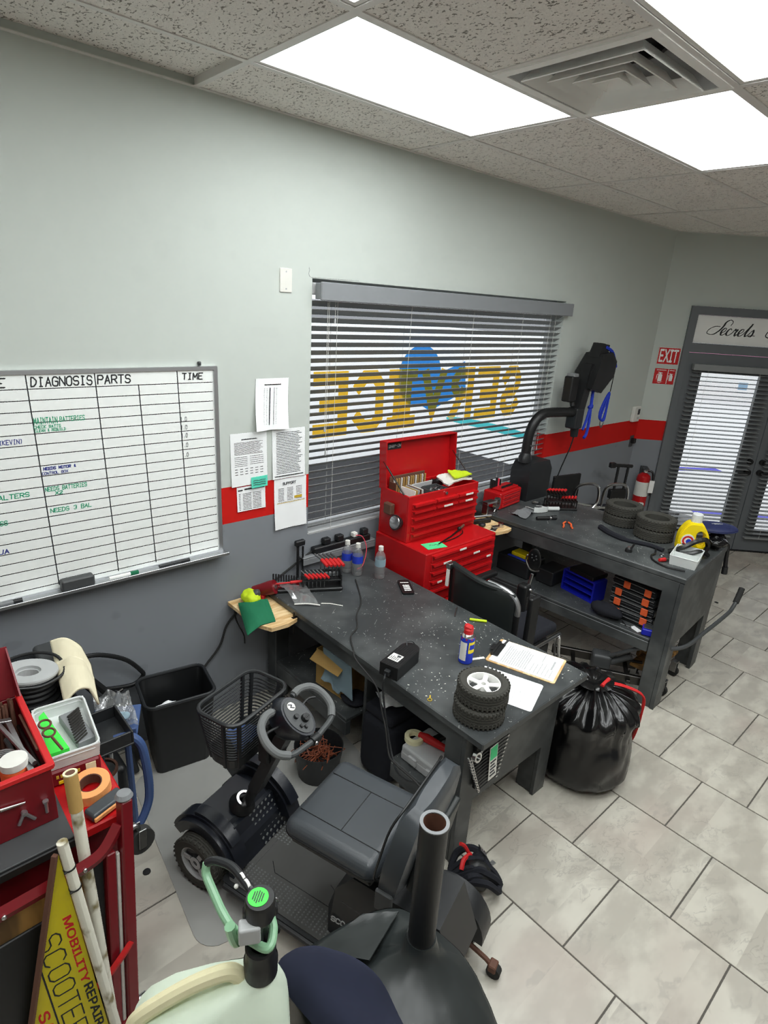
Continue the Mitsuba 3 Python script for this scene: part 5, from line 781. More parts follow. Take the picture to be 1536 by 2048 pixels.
t = thing('control_knob', 'small black knob with chrome cap on the far workbench edge', 'knob', mx(3.50, 1.475, ZF)); part(t, 'base', cat(lathe([(0, 0), (.022, 0), (.020, .02), (.008, .024), (0, .024)], 16), tube([(.01, -.01, .02), (.02, -.02, .055)], .006)), 'black'); part(t, 'cap', lathe([(0, .024), (.010, .024), (.009, .034), (0, .034)], 14), 'chrome')
t = thing('battery_clip', 'red insulated clip beside the clear plastic tray on the far workbench', 'clip', mx(3.545, 1.265, ZF, rz=-20)); part(t, 'jaw', hull([(0, -.012, .002), (0, .012, .002), (.05, 0, .004), (0, -.012, .02), (0, .012, .02), (.05, 0, .012)]), 'steel', False); part(t, 'sleeve', tube([(-.045, 0, .014), (0, 0, .013)], [.010, .013], 10), 'redflat')
one('chrome_key', 'chrome key ring lying next to the red clip', 'key ring', tf(tube([(.018 * math.cos(a), .012 * math.sin(a), .003) for a in np.linspace(0, 6.28, 15)[:-1]], .0026, 6, True), 3.625, 1.315, ZF), 'chrome')
t = thing('yellow_jug', 'yellow plastic jug with clear cap and round label on the far workbench', 'jug', mx(3.86, 1.245, ZF, rz=-58))
jo = Polygon(spline([(-.07, 0), (.07, 0), (.088, .05), (.085, .12), (.055, .175), (.03, .20), (-.03, .20), (-.06, .175), (-.085, .12), (-.088, .05)], 5, True)).difference(Polygon(spline([(.03, .06), (.062, .07), (.06, .12), (.035, .15), (.012, .135), (.015, .09)], 5, True)))
part(t, 'body', tf(cat(*[tf(ext(jo.buffer(-b), .012), 0, 0, z) for b, z in ((.008, -.05), (.002, -.04), (0, -.028), (0, -.016), (0, -.004), (0, .008), (.0, .020), (.002, .030), (.008, .040))]), XZ), 'yellow', 30)
part(t, 'cap', lathe([(0, .20), (.03, .20), (.032, .205), (.032, .25), (.028, .256), (0, .256)], 22), 'clearplas')
part(t, 'label', extxz(shapely.affinity.scale(shapely.Point(-.035, .085).buffer(.04), 1, 1.1), -.0545, -.0505), 'offwhite', False); part(t, 'label_ring', extxz(shapely.Point(-.035, .085).buffer(.033).difference(shapely.Point(-.035, .085).buffer(.022)), -.0555, -.054), 'redflat', False); part(t, 'label_core', extxz(shapely.Point(-.03, .082).buffer(.016), -.0555, -.054), 'strapblue', False)
part(t, 'label_bar', extxz(sbox(-.065, .052, -.01, .064), -.056, -.054), 'mkblack', False)
t = thing('plastic_wrap', 'black plastic strip threaded through the yellow jug handle', 'plastic strip', ID); part(t, 'strip', cat(tube(spline([(3.70, 1.31, ZF + .012), (3.72, 1.24, ZF + .06), (3.76, 1.185, ZF + .11), (3.81, 1.15, ZF + .12), (3.84, 1.14, ZF + .07), (3.80, 1.15, ZF + .02)], 6), .016, 6), tube(spline([(3.69, 1.29, ZF + .010), (3.74, 1.20, ZF + .03), (3.79, 1.15, ZF + .05), (3.83, 1.12, ZF + .02)], 6), .013, 6)), 'blackgloss')
t = thing('black_plastic_bag', 'crumpled black plastic bag under the navy pouch on the far workbench corner', 'plastic bag', ID); part(t, 'bag', blob(trimesh.creation.icosphere(4, 1.0).apply_scale([.085, .07, .045]).apply_translation((4.07, 1.17, ZF + .05)), .022, 24), 'blackgloss', 25)
t = thing('navy_pouch', 'flat navy padded pouch lying at the far corner of the far workbench', 'pouch', mx(4.10, 1.205, ZF + .125, rz=-40)); part(t, 'shell', cat(ellip(.30, .19, .06), ellip(.305, .195, .02, (0, 0, -.005))), 'navy', 50); g, L = strokes('M', .03, .005, .2, .1); part(t, 'emblem', tf(ext(shapely.affinity.translate(shapely.union_all([ribbon([(-.03, 0), (.03, .012)], .006), ribbon([(-.02, -.012), (.04, 0)], .005)]), 0, 0), .001), 0, -.01, .0295), 'lgrey', False)
t = thing('clear_tray', 'clear plastic divided tray at the near corner of the far workbench', 'tray', mx(3.655, 1.185, ZF, rz=12))
part(t, 'walls', cat(bb(-.11, .11, -.07, .07, 0, .003, .001), *[sheet(bilin(c, 2, 2), .0025) for c in ([(-.11, -.07, 0), (.11, -.07, 0), (.118, -.076, .06), (-.118, -.076, .06)], [(-.11, .07, 0), (.11, .07, 0), (.118, .076, .06), (-.118, .076, .06)], [(-.11, -.07, 0), (-.11, .07, 0), (-.118, .076, .06), (-.118, -.076, .06)], [(.11, -.07, 0), (.11, .07, 0), (.118, .076, .06), (.118, -.076, .06)], [(0, -.07, 0), (0, .07, 0), (0, .073, .05), (0, -.073, .05)])]), 'clearplas', False); part(t, 'rim', tube([(x, y, .06) for x, y in np.array(rrect(-.119, .119, -.077, .077, .012, 3).exterior.coords)[:-1]], .003, 6, True), 'clearplas')
t = thing('hose_end', 'black hose end hanging down behind the right edge of the far workbench', 'hose', ID); part(t, 'hose', tube(spline([(4.20, 1.16, ZF + .01), (4.235, 1.14, ZF - .01), (4.24, 1.13, .80), (4.235, 1.12, .74)], 6), .014, 8), 'black'); part(t, 'nozzle', cyl((4.235, 1.12, .74), (4.235, 1.115, .69), .019), 'dkplastic')
# ------------------------------------------------------------------ on the far workbench shelf and below
ZS = .4455
t = thing('blue_organizer', 'empty blue drawer frame on the shelf of the far workbench', 'organizer', mx(3.60, 1.775, ZS, rz=-9))
part(t, 'frame', tf(tf(ext(rrect(-.135, .135, 0, .155, .008).difference(shapely.union_all([sbox(-.122, .012, .122, .053), sbox(-.122, .060, .122, .098), sbox(-.122, .105, .122, .143)])), .13), XZ), mx(rz=-90) @ mx(0, .065, 0)), 'blue', False); part(t, 'back', bb(.066, .072, -.13, .13, .004, .15, .002), 'blue', False)
for k in range(4):
    t = thing('clip_case', ('lowest', 'second', 'third', 'topmost')[k] + ' black flat case with orange latches stacked on the far workbench shelf', 'case', mx(3.60, 1.385, ZS + .052 + .066 * k, rz=2 - 2 * k), 'black cases with orange latches')
    part(t, 'shell', cat(bb(-.12, .12, -.155, .135, -.028, .028, .008), bb(-.126, -.12, -.155, .135, -.006, .004, .002)), 'dkplastic', False); part(t, 'edge_lip', cat(bb(-.129, -.1265, -.15, .13, .016, .022, .001), bb(-.129, -.1265, -.15, .13, -.022, -.016, .001)), 'gripgrey', False)
    for y in (-.10, .08) if k < 3 else (.03, -.11): part(t, 'latch', bb(-.138, -.127, y - .022, y + .022, -.024, .024, .004), 'orange', False)
t = thing('case_spacer', 'black tray under the stacked cases on the far workbench shelf', 'tray', mx(3.60, 1.385, ZS)); part(t, 'tray', bb(-.11, .11, -.14, .12, 0, .022, .004), 'black', False)
one('black_pouch', 'slumped black pouch at the front of the far workbench shelf below the cases', 'pouch', blob(ellip(.09, .22, .09, (3.425, 1.50, ZS + .05)), .014, 14), 'dknavy')
t = thing('multimeter', 'blue cased meter at the corner of the far workbench shelf', 'meter', mx(3.46, 1.235, ZS, rz=20)); part(t, 'case', rbox(.11, .07, .045, (0, 0, .0235), .010), 'blue'); part(t, 'panel', bb(-.04, .045, -.025, .025, .0455, .049, .002), 'dgrey', False)
t = thing('white_bits', 'white card and small metal bits on the far workbench shelf edge', 'bits', mx(3.43, 1.33, ZS)); part(t, 'card', tf(bb(-.035, .035, -.02, .02, 0.001, .003, .0005), .01, -.03, .0, rz=70), 'paper', False); part(t, 'pin', cat(tf(cyl((-.035, 0, .003), (.035, 0, .003), .0025), -.0, .03, 0, rz=100), tf(cyl((-.035, 0, .006), (.03, 0, .006), .003), .01, .05, 0, rz=50), ellip(.012, .012, .012, (-.005, .0, .0065))), 'steel')
t = thing('battery_case', 'black case with yellow and blue top on the far workbench shelf near the red chest', 'case', mx(3.55, 2.27, ZS)); part(t, 'case', rbox(.22, .28, .13, (0, 0, .066), .015), 'dkplastic'); part(t, 'yellow_top', rbox(.10, .14, .03, (-.02, -.02, .1465), .010), 'yellow'); part(t, 'blue_strip', bb(-.10, -.07, -.10, .06, .1315, .136, .002), 'strapblue', False)
one('dark_box', 'dark grey box between the yellow topped case and the blue drawer frame on the shelf', 'box', rbox(.20, .14, .11, (3.60, 2.03, ZS + .056), .012), 'dkplastic')
one('black_carton', 'black flat carton lying on top of the blue drawer frame', 'carton', tf(rb(.16, .20, .03, r=.005), 3.61, 1.76, ZS + .171, rz=-9), 'black', smooth=False)
t = thing('floor_jack', 'dark steel jack frame on the floor under the far workbench with a long bent handle', 'jack', ID)
part(t, 'rail', cat(*[tf(bb(-.29, .29, -.014, .014, -.03, .03, .004), 3.30 + dx, 1.42 + dy, .12, rz=-58) for dx, dy in ((0, 0), (.16, .10))]), 'dsteel', False); part(t, 'cross_bar', cat(tf(bb(-.11, .11, -.012, .012, -.012, .012, .002), 3.30, 1.60, .12, rz=32), tf(bb(-.11, .11, -.012, .012, -.012, .012, .002), 3.45, 1.30, .12, rz=32)), 'dsteel', False); part(t, 'pump', cat(tf(rbox(.12, .10, .14, (0, 0, 0), .02), 3.40, 1.46, .14, rz=-58), cyl((3.42, 1.40, .16), (3.47, 1.30, .24), .022)), 'dgrey')
for x, y in ((3.17, 1.62), (3.44, 1.17), (3.32, 1.74), (3.60, 1.29)): part(t, 'roller', tf(cyl((0, -.013, 0), (0, .013, 0), .034, n=16), x, y, .035, rz=-58 + 90), 'steel')
part(t, 'handle', tube(spline([(3.40, 1.42, .20), (3.42, 1.22, .36), (3.50, 1.035, .425), (3.80, 1.01, .448), (4.12, 1.0, .472), (4.20, 1.0, .495), (4.24, 1.0, .525)], 8), .0125, 10), 'dgrey'); part(t, 'grip', tube([(4.235, 1.0, .52), (4.275, 1.003, .555), (4.315, 1.006, .60)], .019, 10), 'rubber')
t = thing('moving_dolly', 'small brown board dolly on casters under the end of the far workbench', 'dolly', mx(3.72, 1.20, 0)); part(t, 'board', bb(-.16, .26, -.01, .14, .115, .14, .004), 'brown', False); part(t, 'upright', bb(-.05, .26, .13, .15, .14, .40, .004), 'brown', False)
for x, y in ((-.13, -.085), (.16, -.035), (-.12, .11), (.22, .11)): q = part(t, 'caster', cat(bb(x - .022, x + .022, y - .022, y + .022, .105, .115, .002), bb(x - .018, x - .014, y - .02, y + .02, .035, .106, .001), bb(x + .014, x + .018, y - .02, y + .02, .035, .106, .001)), 'steel', False); part(q, 'wheel', cyl((x - .012, y, .0365), (x + .012, y, .0365), .036, n=18), 'rubber')

# ------------------------------------------------------------------ left corner: tool cart, creeper, sign and poles
t = thing('tool_cart', 'red steel tool cart with black mat carrying the open red tool box', 'cart', ID)
part(t, 'top', bb(-.62, .425, 1.50, 2.02, .745, .78, .005), 'red', False); part(t, 'rubber_mat', bb(-.60, .262, 1.492, 2.0, .781, .789, .002), 'dgrey', False); part(t, 'edge_strip', bb(-.60, .262, 1.486, 1.4995, .752, .781, .003), 'black', False)
part(t, 'body', bb(-.58, .40, 1.54, 2.0, .12, .744, .006), 'dred', False)
for x in (-.5, .33):
    for y in (1.60, 1.94): part(t, 'caster', cat(cyl((x - .015, y, .056), (x + .015, y, .056), .055, n=18), bb(x - .02, x + .02, y - .02, y + .02, .10, .119, .002)), 'rubber')
FT7 = mx(-.10, 1.585, .7895)
t = thing('open_tool_box', 'dark red open tool box full of hand tools on the tool cart', 'tool box', FT7)
part(t, 'body', cat(bb(-.34, .345, 0, .004, 0, .19), bb(-.34, .345, .396, .40, 0, .19), bb(.341, .345, .004, .396, 0, .19), bb(-.34, -.336, .004, .396, 0, .19), bb(-.336, .341, .004, .396, 0, .004)), 'dred', False)
part(t, 'rim', cat(bb(-.34, .352, -.006, .012, .182, .198, .002), bb(.337, .356, .0, .40, .182, .196, .002)), 'redflat', False)
part(t, 'lid', cat(tf(bb(-.34, .345, 0, .005, 0, .17), 0, .40, .19, rx=-20), tf(hull([(.34, y, z) for y, z in ((0, 0), (0, .165), (-.10, .02))] + [(.345, y, z) for y, z in ((0, 0), (0, .165), (-.10, .02))]), 0, .40, .19, rx=-20)), 'dred', False)
for k, (x, z, a) in enumerate(((.255, .062, 25), (.275, .058, -35), (.318, .065, 0))): part(t, 'magnet_bolt', tf(cat(cyl((0, -.007, -.02), (0, -.007, .016), .005), cyl((0, -.007, .016), (0, -.007, .022), .008)), x, 0, z, ry=a), 'alu', 30)
part(t, 'magnet_bit', tf(cyl((-.03, -.006, 0), (.03, -.006, 0), .0055, .003), .24, 0, .115, ry=8), 'chrome'); part(t, 'front_handle', tube(spline([(.06, -.004, .05), (.115, -.03, .05), (.13, -.03, .09), (.115, -.03, .13), (.06, -.004, .13)], 5), .007), 'dred')
R = np.random.default_rng(21)
for k in range(12):
    x, y = .262 + .0125 * (k % 6), .352 + .022 * (k // 6)
    one('drill_bit', 'thin rusty drill bit standing at the back of the dark red tool box', 'drill bit', tf(cyl((0, 0, 0), (0, 0, .185 + .012 * R.random()), .0048), x, y, .008, rx=R.uniform(-3, 1), ry=R.uniform(-3, 3)), 'rust', FT7, 'drill bits in the dark red tool box')
t = thing('caliper', 'silver caliper lying lengthwise in the dark red tool box', 'caliper', FT7); part(t, 'beam', tf(bb(-.008, .008, -.19, .13, -.003, .003, .001), .300, .20, .165, ry=14, rx=-3), 'alu', False); part(t, 'jaw', tf(bb(-.028, .010, .12, .14, -.004, .004, .001), .300, .20, .165, ry=14, rx=-3), 'alu', False)
for k, (x0, y0, z0, x1, y1, z1, r, m) in enumerate(((.262, .345, .175, .315, .05, .182, .0075, 'alu'), (.325, .335, .12, .33, .05, .15, .006, 'dsteel'), (.312, .33, .10, .318, .03, .13, .006, 'steel'), (.285, .33, .09, .30, .05, .10, .007, 'dgrey'), (.332, .32, .17, .334, .10, .185, .004, 'rust'))): one('steel_rod', ('thick bright steel rod', 'dark steel rod', 'thin grey steel rod', 'grey painted rod', 'thin rusty rod')[k] + ' lying lengthwise in the dark red tool box', 'rod', tube([(x0, y0, z0), (x1, y1, z1)], r, 8), m, FT7)
t = thing('orange_jar', 'orange labelled jar with white lid in the dark red tool box', 'jar', FT7 @ mx(.270, .085, .075)); part(t, 'jar', lathe([(0, 0), (.036, 0), (.038, .01), (.038, .09), (.034, .10), (0, .10)], 24), 'orange'); part(t, 'lid', lathe([(0, .10), (.036, .10), (.036, .122), (0, .124)], 24), 'offwhite'); part(t, 'label_mark', lathe([(.0384, .03), (.0384, .055), (.038, .055), (.038, .03), (.0384, .03)], 24), 'gold')
t = thing('wire_coil', 'coil of bright wire in the dark red tool box', 'coil', FT7 @ mx(.255, .185, .12)); part(t, 'coil', cat(*[tube([(.035 * math.cos(a), .035 * math.sin(a), .006 * k) for a in np.linspace(0, 6.28, 17)[:-1]], .003, 6, True) for k in range(4)]), 'alu'); part(t, 'core', cyl((0, 0, -.105), (0, 0, .0), .032), 'black')
one('scissor_handles', 'dark scissors lying with loops up beside the green pieces', 'scissors', cat(*[tf(tube([(.017 * math.cos(a), .022 * math.sin(a), 0) for a in np.linspace(0, 6.28, 17)[:-1]], .0035, 6, True), .288, 1.80 + .05 * k, .932) for k in (0, 1)] + [cyl((.29, 1.77, .932), (.30, 1.70, .93), .004)]), 'rust')
# stack beside the box
t = thing('red_parts_case', 'flat dark red case with lettering under the clear organizer on the tool cart', 'case', mx(.345, 1.855, .7805, rz=-6)); part(t, 'case', bb(-.075, .075, -.14, .14, 0, .058, .006), 'dred', False); part(t, 'tag', bb(.03, .06, -.1425, -.1405, .01, .05, .001), 'cream', False); part(t, 'lettering', cat(*[bb(-.055 + .012 * k, -.047 + .012 * k, -.1425, -.1405, .03, .042, .001) for k in range(6)]), 'gold', False, kind='stuff'); part(t, 'latch', bb(-.05, -.02, -.143, -.1405, .008, .02, .001), 'yellow', False)
FO = mx(.345, 1.86, .8395, rz=-6); t = thing('clear_organizer', 'clear plastic box of drill bits with green pieces beside the white cloth', 'organizer', FO)
part(t, 'box', cat(bb(-.075, .075, -.135, .135, 0, .003, .001), tube([(x, y, .05) for x, y in np.array(rrect(-.08, .08, -.14, .14, .02, 3).exterior.coords)[:-1]], .004, 6, True), tube([(x, y, .035) for x, y in np.array(rrect(-.079, .079, -.139, .139, .02, 3).exterior.coords)[:-1]], .003, 6, True), *[sheet(bilin(c, 2, 2), .002) for c in ([(-.075, -.135, 0), (.075, -.135, 0), (.08, -.14, .05), (-.08, -.14, .05)], [(-.075, .135, 0), (.075, .135, 0), (.08, .14, .05), (-.08, .14, .05)], [(.075, -.135, 0), (.075, .135, 0), (.08, .14, .05), (.08, -.14, .05)], [(-.075, -.135, 0), (-.075, .135, 0), (-.08, .14, .05), (-.08, -.14, .05)])]), 'clearplas', False)
part(t, 'bit_holder', tf(bb(-.028, .028, -.09, .09, 0, .03, .003), .035, .005, .004, rz=10), 'grey', False)
for k in range(11): part(t, 'bit', tf(cyl((-.024, 0, 0), (.024, 0, .004), .0028 + .0002 * k, n=6), .037, -.075 + .0148 * k, .037, rz=36), 'dsteel')
one('green_set_square', 'bright green plastic set square in the clear organizer', 'set square', tf(ext(Polygon([(-.028, -.12), (.03, -.12), (-.012, .11), (-.03, .09)]), .012), -.035, 0, .040), 'neon', FO, smooth=False)
t = thing('tape_roll', 'orange masking tape roll lying on the red cart top', 'tape', mx(.352, 1.635, .7805, rz=0, rx=6, ry=-4)); part(t, 'tape', lathe([(.034, .005), (.057, .005), (.057, .043), (.034, .043), (.034, .005)], 36), 'tapeorange'); part(t, 'core', lathe([(.031, .006), (.034, .006), (.034, .042), (.031, .042), (.031, .006)], 36), 'rust')
t = thing('folding_knife', 'black leather wallet with tan edge on the cart in front of the tape roll', 'wallet', mx(.365, 1.545, .7805, rz=18)); part(t, 'cover', rbox(.115, .05, .028, (0, 0, .015), .010), 'leather'); part(t, 'edge', bb(-.055, .055, -.030, -.022, .006, .020, .002), 'tapeorange', False)
# black crate with reel, cloth and tubes
t = thing('storage_crate', 'black storage crate against the wall under the cable reel and cloth', 'crate', ID); part(t, 'body', bb(-.30, .455, 2.06, 2.55, .002, .80, .012), 'dkplastic', False); part(t, 'tray', cat(bb(.43, .56, 1.86, 2.05, .70, .71, .003), bb(.43, .438, 1.86, 2.05, .71, .76, .002), bb(.552, .56, 1.86, 2.05, .71, .76, .002), bb(.438, .552, 1.86, 1.868, .71, .76, .002), bb(.438, .552, 2.042, 2.05, .71, .76, .002), bb(.431, .485, 1.99, 2.045, .002, .70, .004), bb(.431, .52, 1.89, 2.045, .275, .299, .003)), 'dkplastic', False)
FR = mx(.305, 2.215, .803, rx=-4, ry=8); t = thing('cable_reel', 'silver and black cable reel lying beside the white cloth', 'cable reel', FR)
part(t, 'flange', cat(lathe([(.042, .10), (.098, .10), (.10, .108), (.098, .114), (.042, .112), (.042, .10)], 36)), 'lgrey'); part(t, 'flange', lathe([(.04, .004), (.105, .004), (.108, .012), (.105, .018), (.04, .018), (.04, .004)], 36), 'black'); part(t, 'hub', lathe([(.035, .006), (.060, .006), (.060, .10), (.035, .10), (.035, .006)], 28), 'lgrey')
part(t, 'cable', cat(*[tube([(.085 * math.cos(a), .085 * math.sin(a), .03 + .02 * k) for a in np.linspace(0, 6.28, 25)[:-1]], .010, 7, True) for k in range(4)]), 'black'); part(t, 'loose_cable', tube(spline([(-.12, .04, .05), (-.06, .105, .11), (.03, .12, .125), (.10, .075, .125), (.118, 0, .115), (.10, -.06, .10), (.02, -.10, .09), (-.06, -.10, .10)], 6), .006, 7), 'black'); part(t, 'contents', blob(ellip(.06, .06, .04, (0, 0, .05)), .012, 40), 'rust')
P = bilin([(.385, 2.02, .86), (.50, 2.04, .855), (.55, 2.30, .865), (.44, 2.41, .90)], 20, 26); u_ = np.linspace(0, 1, 20)[:, None]; P[..., 2] += wr(P, .012, 12) + .035 * np.sin(np.pi * u_) - .22 * np.clip(u_ - .78, 0, 1) ** 1.0 * 1.2; P[:, 13:15, 2] += .012
one('white_cloth', 'cream canvas cloth draped over the crate between the cable reel and the organizer', 'cloth', sheet(P, .008), 'cloth', smooth=True); one('cloth_pile', 'grey folded cloth under the cream canvas cloth on the crate', 'cloth', blob(rbox(.12, .30, .05, (.475 - .03, 2.36, .8265), .02), .004, 10), 'dgrey')
t = thing('tube_stand', 'blue steel tube stand with tray standing beside the waste bin', 'stand', ID)
part(t, 'loop', tube(spline([(.43, 1.96, .655), (.50, 1.94, .69), (.555, 1.915, .70), (.59, 1.895, .665), (.602, 1.885, .57), (.602, 1.875, .45), (.585, 1.865, .385), (.54, 1.85, .33), (.48, 1.85, .30)], 7), .0165, 10), 'steelblue')
part(t, 'tray', cat(bb(.44, .66, 2.075, 2.27, .60, .612, .003), bb(.44, .66, 2.07, 2.08, .60, .65, .003), bb(.65, .66, 2.08, 2.27, .60, .65, .003)), 'steelblue', False) if False else part(t, 'tray', cat(tf(bb(-.09, .09, -.10, .10, 0, .012, .003), .575, 2.13, .605, rz=-25), tf(bb(-.09, .09, -.105, -.095, 0, .05, .003), .575, 2.13, .605, rz=-25)), 'steelblue', False)
part(t, 'leg', cat(tube([(.50, 2.10, .60), (.495, 2.10, .02)], .014), tube([(.50, 1.935, .685), (.50, 2.10, .60)], .012)), 'steelblue'); part(t, 'leg', tube([(.625, 2.17, .60), (.635, 2.2, .002)], .014), 'steelblue'); part(t, 'cross_tube', tube([(.48, 1.85, .30), (.465, 1.90, .02)], .014), 'steelblue')
P = bilin([(.49, 2.04, .635), (.63, 2.02, .63), (.66, 2.20, .64), (.53, 2.24, .65)], 18, 18); P[..., 2] += np.abs(wr(P, .07, 18)) + .01
t = thing('plastic_wrap', 'crumpled clear plastic wrap on the blue tube stand', 'plastic wrap', ID); part(t, 'film_front', sheet(P, .001), 'film', 30); Q = P.copy(); Q[..., 2] += .018 + wr(P, .05, 25, 9); part(t, 'film_back', sheet(Q * (1, 1, 1), .001), 'film', 30); part(t, 'blue_print', blob(ellip(.07, .05, .02, (.585, 2.08, .672)), .01, 30), 'ragblue')
t = thing('steel_bucket', 'small grey pail with rusty rim beside the cart under the blue tube stand', 'pail', mx(.528, 2.235, 0)); part(t, 'pail', lathe([(0, 0), (.05, 0), (.062, .32), (.058, .32), (.046, .006), (0, .006)], 24), 'lgrey'); part(t, 'rim', lathe([(.056, .315), (.066, .315), (.066, .328), (.056, .328), (.056, .315)], 24), 'rust')
t = thing('motor_housing', 'black motor housing on the floor beside the small grey pail', 'motor', mx(.60, 2.34, 0)); part(t, 'case', rbox(.13, .16, .26, (-.02, 0, .131), .03), 'black'); part(t, 'shaft', cyl((-.01, -.02, .26), (-.01, -.02, .32), .014), 'chrome'); part(t, 'cable', tube(spline([(.0, .05, .26), (-.05, .0, .30), (-.08, -.06, .27)], 6), .006), 'alu')
one('black_hose', 'thick black hose looping along the wall behind the waste bin', 'hose', tube(spline([(.40, 2.585, .70), (.562, 2.60, .668), (.668, 2.61, .643), (.787, 2.63, .56), (.862, 2.645, .456), (.868, 2.65, .42), (.822, 2.65, .391), (.728, 2.63, .42), (.64, 2.61, .46)], 7), .011, 9), 'black')
t = thing('black_tubes', 'black bent tubes leaning against the wall beside the waste bin', 'tubes', ID); part(t, 'tube', tube(spline([(.53, 2.57, .66), (.60, 2.58, .56), (.68, 2.57, .44), (.76, 2.56, .30), (.78, 2.56, .02)], 6), .018, 10), 'black'); part(t, 'tube', tube(spline([(.56, 2.50, .60), (.62, 2.48, .50), (.68, 2.47, .38), (.74, 2.47, .02)], 6), .015, 10), 'dkplastic'); part(t, 'valve', cat(ellip(.05, .05, .05, (.69, 2.55, .44)), cyl((.69, 2.55, .44), (.74, 2.56, .45), .008)), 'dsteel'); part(t, 'cross_tube', tube([(.62, 2.48, .50), (.69, 2.55, .44)], .010), 'black')
# mechanic's creeper standing on end
BR_, TR_ = np.array([.328, 1.395, .0]), np.array([.398, 1.470, .86])
zx = (TR_ - BR_) / np.linalg.norm(TR_ - BR_); xx_ = np.array([-.99, -.125, 0]); xx_ -= zx * (xx_ @ zx); xx_ /= np.linalg.norm(xx_); yx = np.cross(zx, xx_)
FK = np.eye(4); FK[:3, 0], FK[:3, 1], FK[:3, 2], FK[:3, 3] = xx_, yx, zx, BR_          # local x across, z up the post, y towards the viewer
t = thing('mechanic_creeper', 'red framed creeper board standing on end in front of the tool cart', 'creeper', FK)
part(t, 'side_rail', bb(-.017, .017, -.02, .02, .03, .865, .004), 'dred', False); part(t, 'side_rail', bb(.428, .460, -.02, .02, .03, .72, .004), 'dred', False)
part(t, 'end_rail', tube(spline([(.46, .0, .70), (.25, .012, .715), (.13, .015, .72), (.07, .012, .735), (.02, .004, .79)], 6), .024, 4, sx=.5), 'dred', 20); part(t, 'end_rail', bb(.01, .44, -.015, .015, .03, .06, .004), 'dred', False); part(t, 'cross_strap', tube(spline([(.0, .018, .36), (.04, .022, .33), (.09, .02, .29), (.15, .012, .27)], 6), .017, 4, sx=.35), 'redflat', 20)
part(t, 'inner_rail', bb(.035, .062, -.018, .012, .06, .71, .003), 'dred', False); part(t, 'board', bb(.066, .425, -.03, -.012, .06, .70, .003), 'brown', False); part(t, 'pad', bb(.066, .105, -.012, -.004, .06, .70, .003), 'black', False); part(t, 'pad', bb(.20, .42, -.012, -.003, .12, .60, .006), 'black', False)
part(t, 'post_cap', lathe([(0, .868), (.022, .866), (.026, .872), (.020, .884), (0, .886)], 20), 'grey'); part(t, 'rivet', ellip(.014, .01, .014, (.13, .030, .72)), 'chrome'); part(t, 'rivet', ellip(.014, .01, .014, (.33, .024, .71)), 'chrome')
for z in (.695, .04): q = part(t, 'caster', cat(tube(spline([(-.012, .0, z + .05), (-.034, .0, z + .052), (-.044, .0, z + .02)], 5), .009, 8), bb(-.056, -.032, -.022, -.018, z - .02, z + .045, .002), bb(-.056, -.032, .018, .022, z - .02, z + .045, .002)), 'steel', 30); part(q, 'wheel', cyl((-.046, -.014, z - .002), (-.046, .014, z - .002), .040, n=22), 'rubber')
one('white_strip', 'narrow white strip between the red rails of the creeper', 'strip', bb(.0195, .030, -.012, .004, .05, .69, .002), 'offwhite', FK, smooth=False)
t = thing('mop_pole', 'white plastic pole with brown top sleeve leaning on the creeper', 'pole', ID); p0, p1 = np.array([.268, 1.345, .0]), np.array([.275, 1.50, 1.0]); dv = p1 - p0
part(t, 'pole', tube([p0, p0 + dv * .885], .0165, 16), 'pole'); top = cat(tube([p0 + dv * .885, p1], .0185, 18)); part(t, 'sleeve', top, 'cardboard'); F_ = trimesh.geometry.align_vectors([0, 0, 1], dv / np.linalg.norm(dv)); F_[:3, 3] = p1
part(t, 'tube_end', tf(lathe([(.013, .0), (.0190, .0), (.0190, .003), (.013, .003), (.013, 0)], 20), F_), 'cream'); part(t, 'bore', tf(lathe([(0, .0005), (.013, .0005), (.013, .0012), (0, .0012)], 20), F_), 'rust')
p0, p1 = np.array([.282, 1.318, .0]), np.array([.214, 1.395, .885])
t = thing('yard_sign', 'yellow sign with red and black lettering tied to a painted post before the creeper', 'sign', ID)
part(t, 'post', tube([p0, p1], .014, 12), 'pole'); dv = p1 - p0; F_ = trimesh.geometry.align_vectors([0, 0, 1], dv / np.linalg.norm(dv))
for f in (.90, .82, .10): F_[:3, 3] = p0 + dv * f; part(t, 'zip_tie', tf(cat(lathe([(.0142, -.002), (.0165, -.002), (.0165, .002), (.0142, .002), (.0142, -.002)], 16), rb(.008, .008, .006, (-.012, -.012, 0), .002)), F_), 'black')
A0, A1, B1_, B0 = np.array([.192, 1.398, .845]), np.array([.202, 1.395, .845]), np.array([.262, 1.335, .03]), np.array([-.005, 1.365, .03])
part(t, 'panel', sheet(bilin([A0, A1, B1_, B0], 2, 2), .004), 'signyellow', False)
dn = (B1_ - A1) / np.linalg.norm(B1_ - A1); rg = np.cross(dn, np.cross(B0 - A1, dn)); rg = -rg / np.linalg.norm(rg); nn = np.cross(dn, rg)
FP = np.eye(4); FP[:3, 0], FP[:3, 1], FP[:3, 2], FP[:3, 3] = dn, rg, nn, A1 + nn * .0022
def ontext(s, x, y, h, m, bold=True, outline=False, sx=1.0):
    mm = meshkit.text_mesh(s, h, .0008, bold); mm.apply_scale([sx, 1, 1])
    part(t, 'lettering', tf(tf(mm, x, y, 0), FP), m, False, kind='stuff')
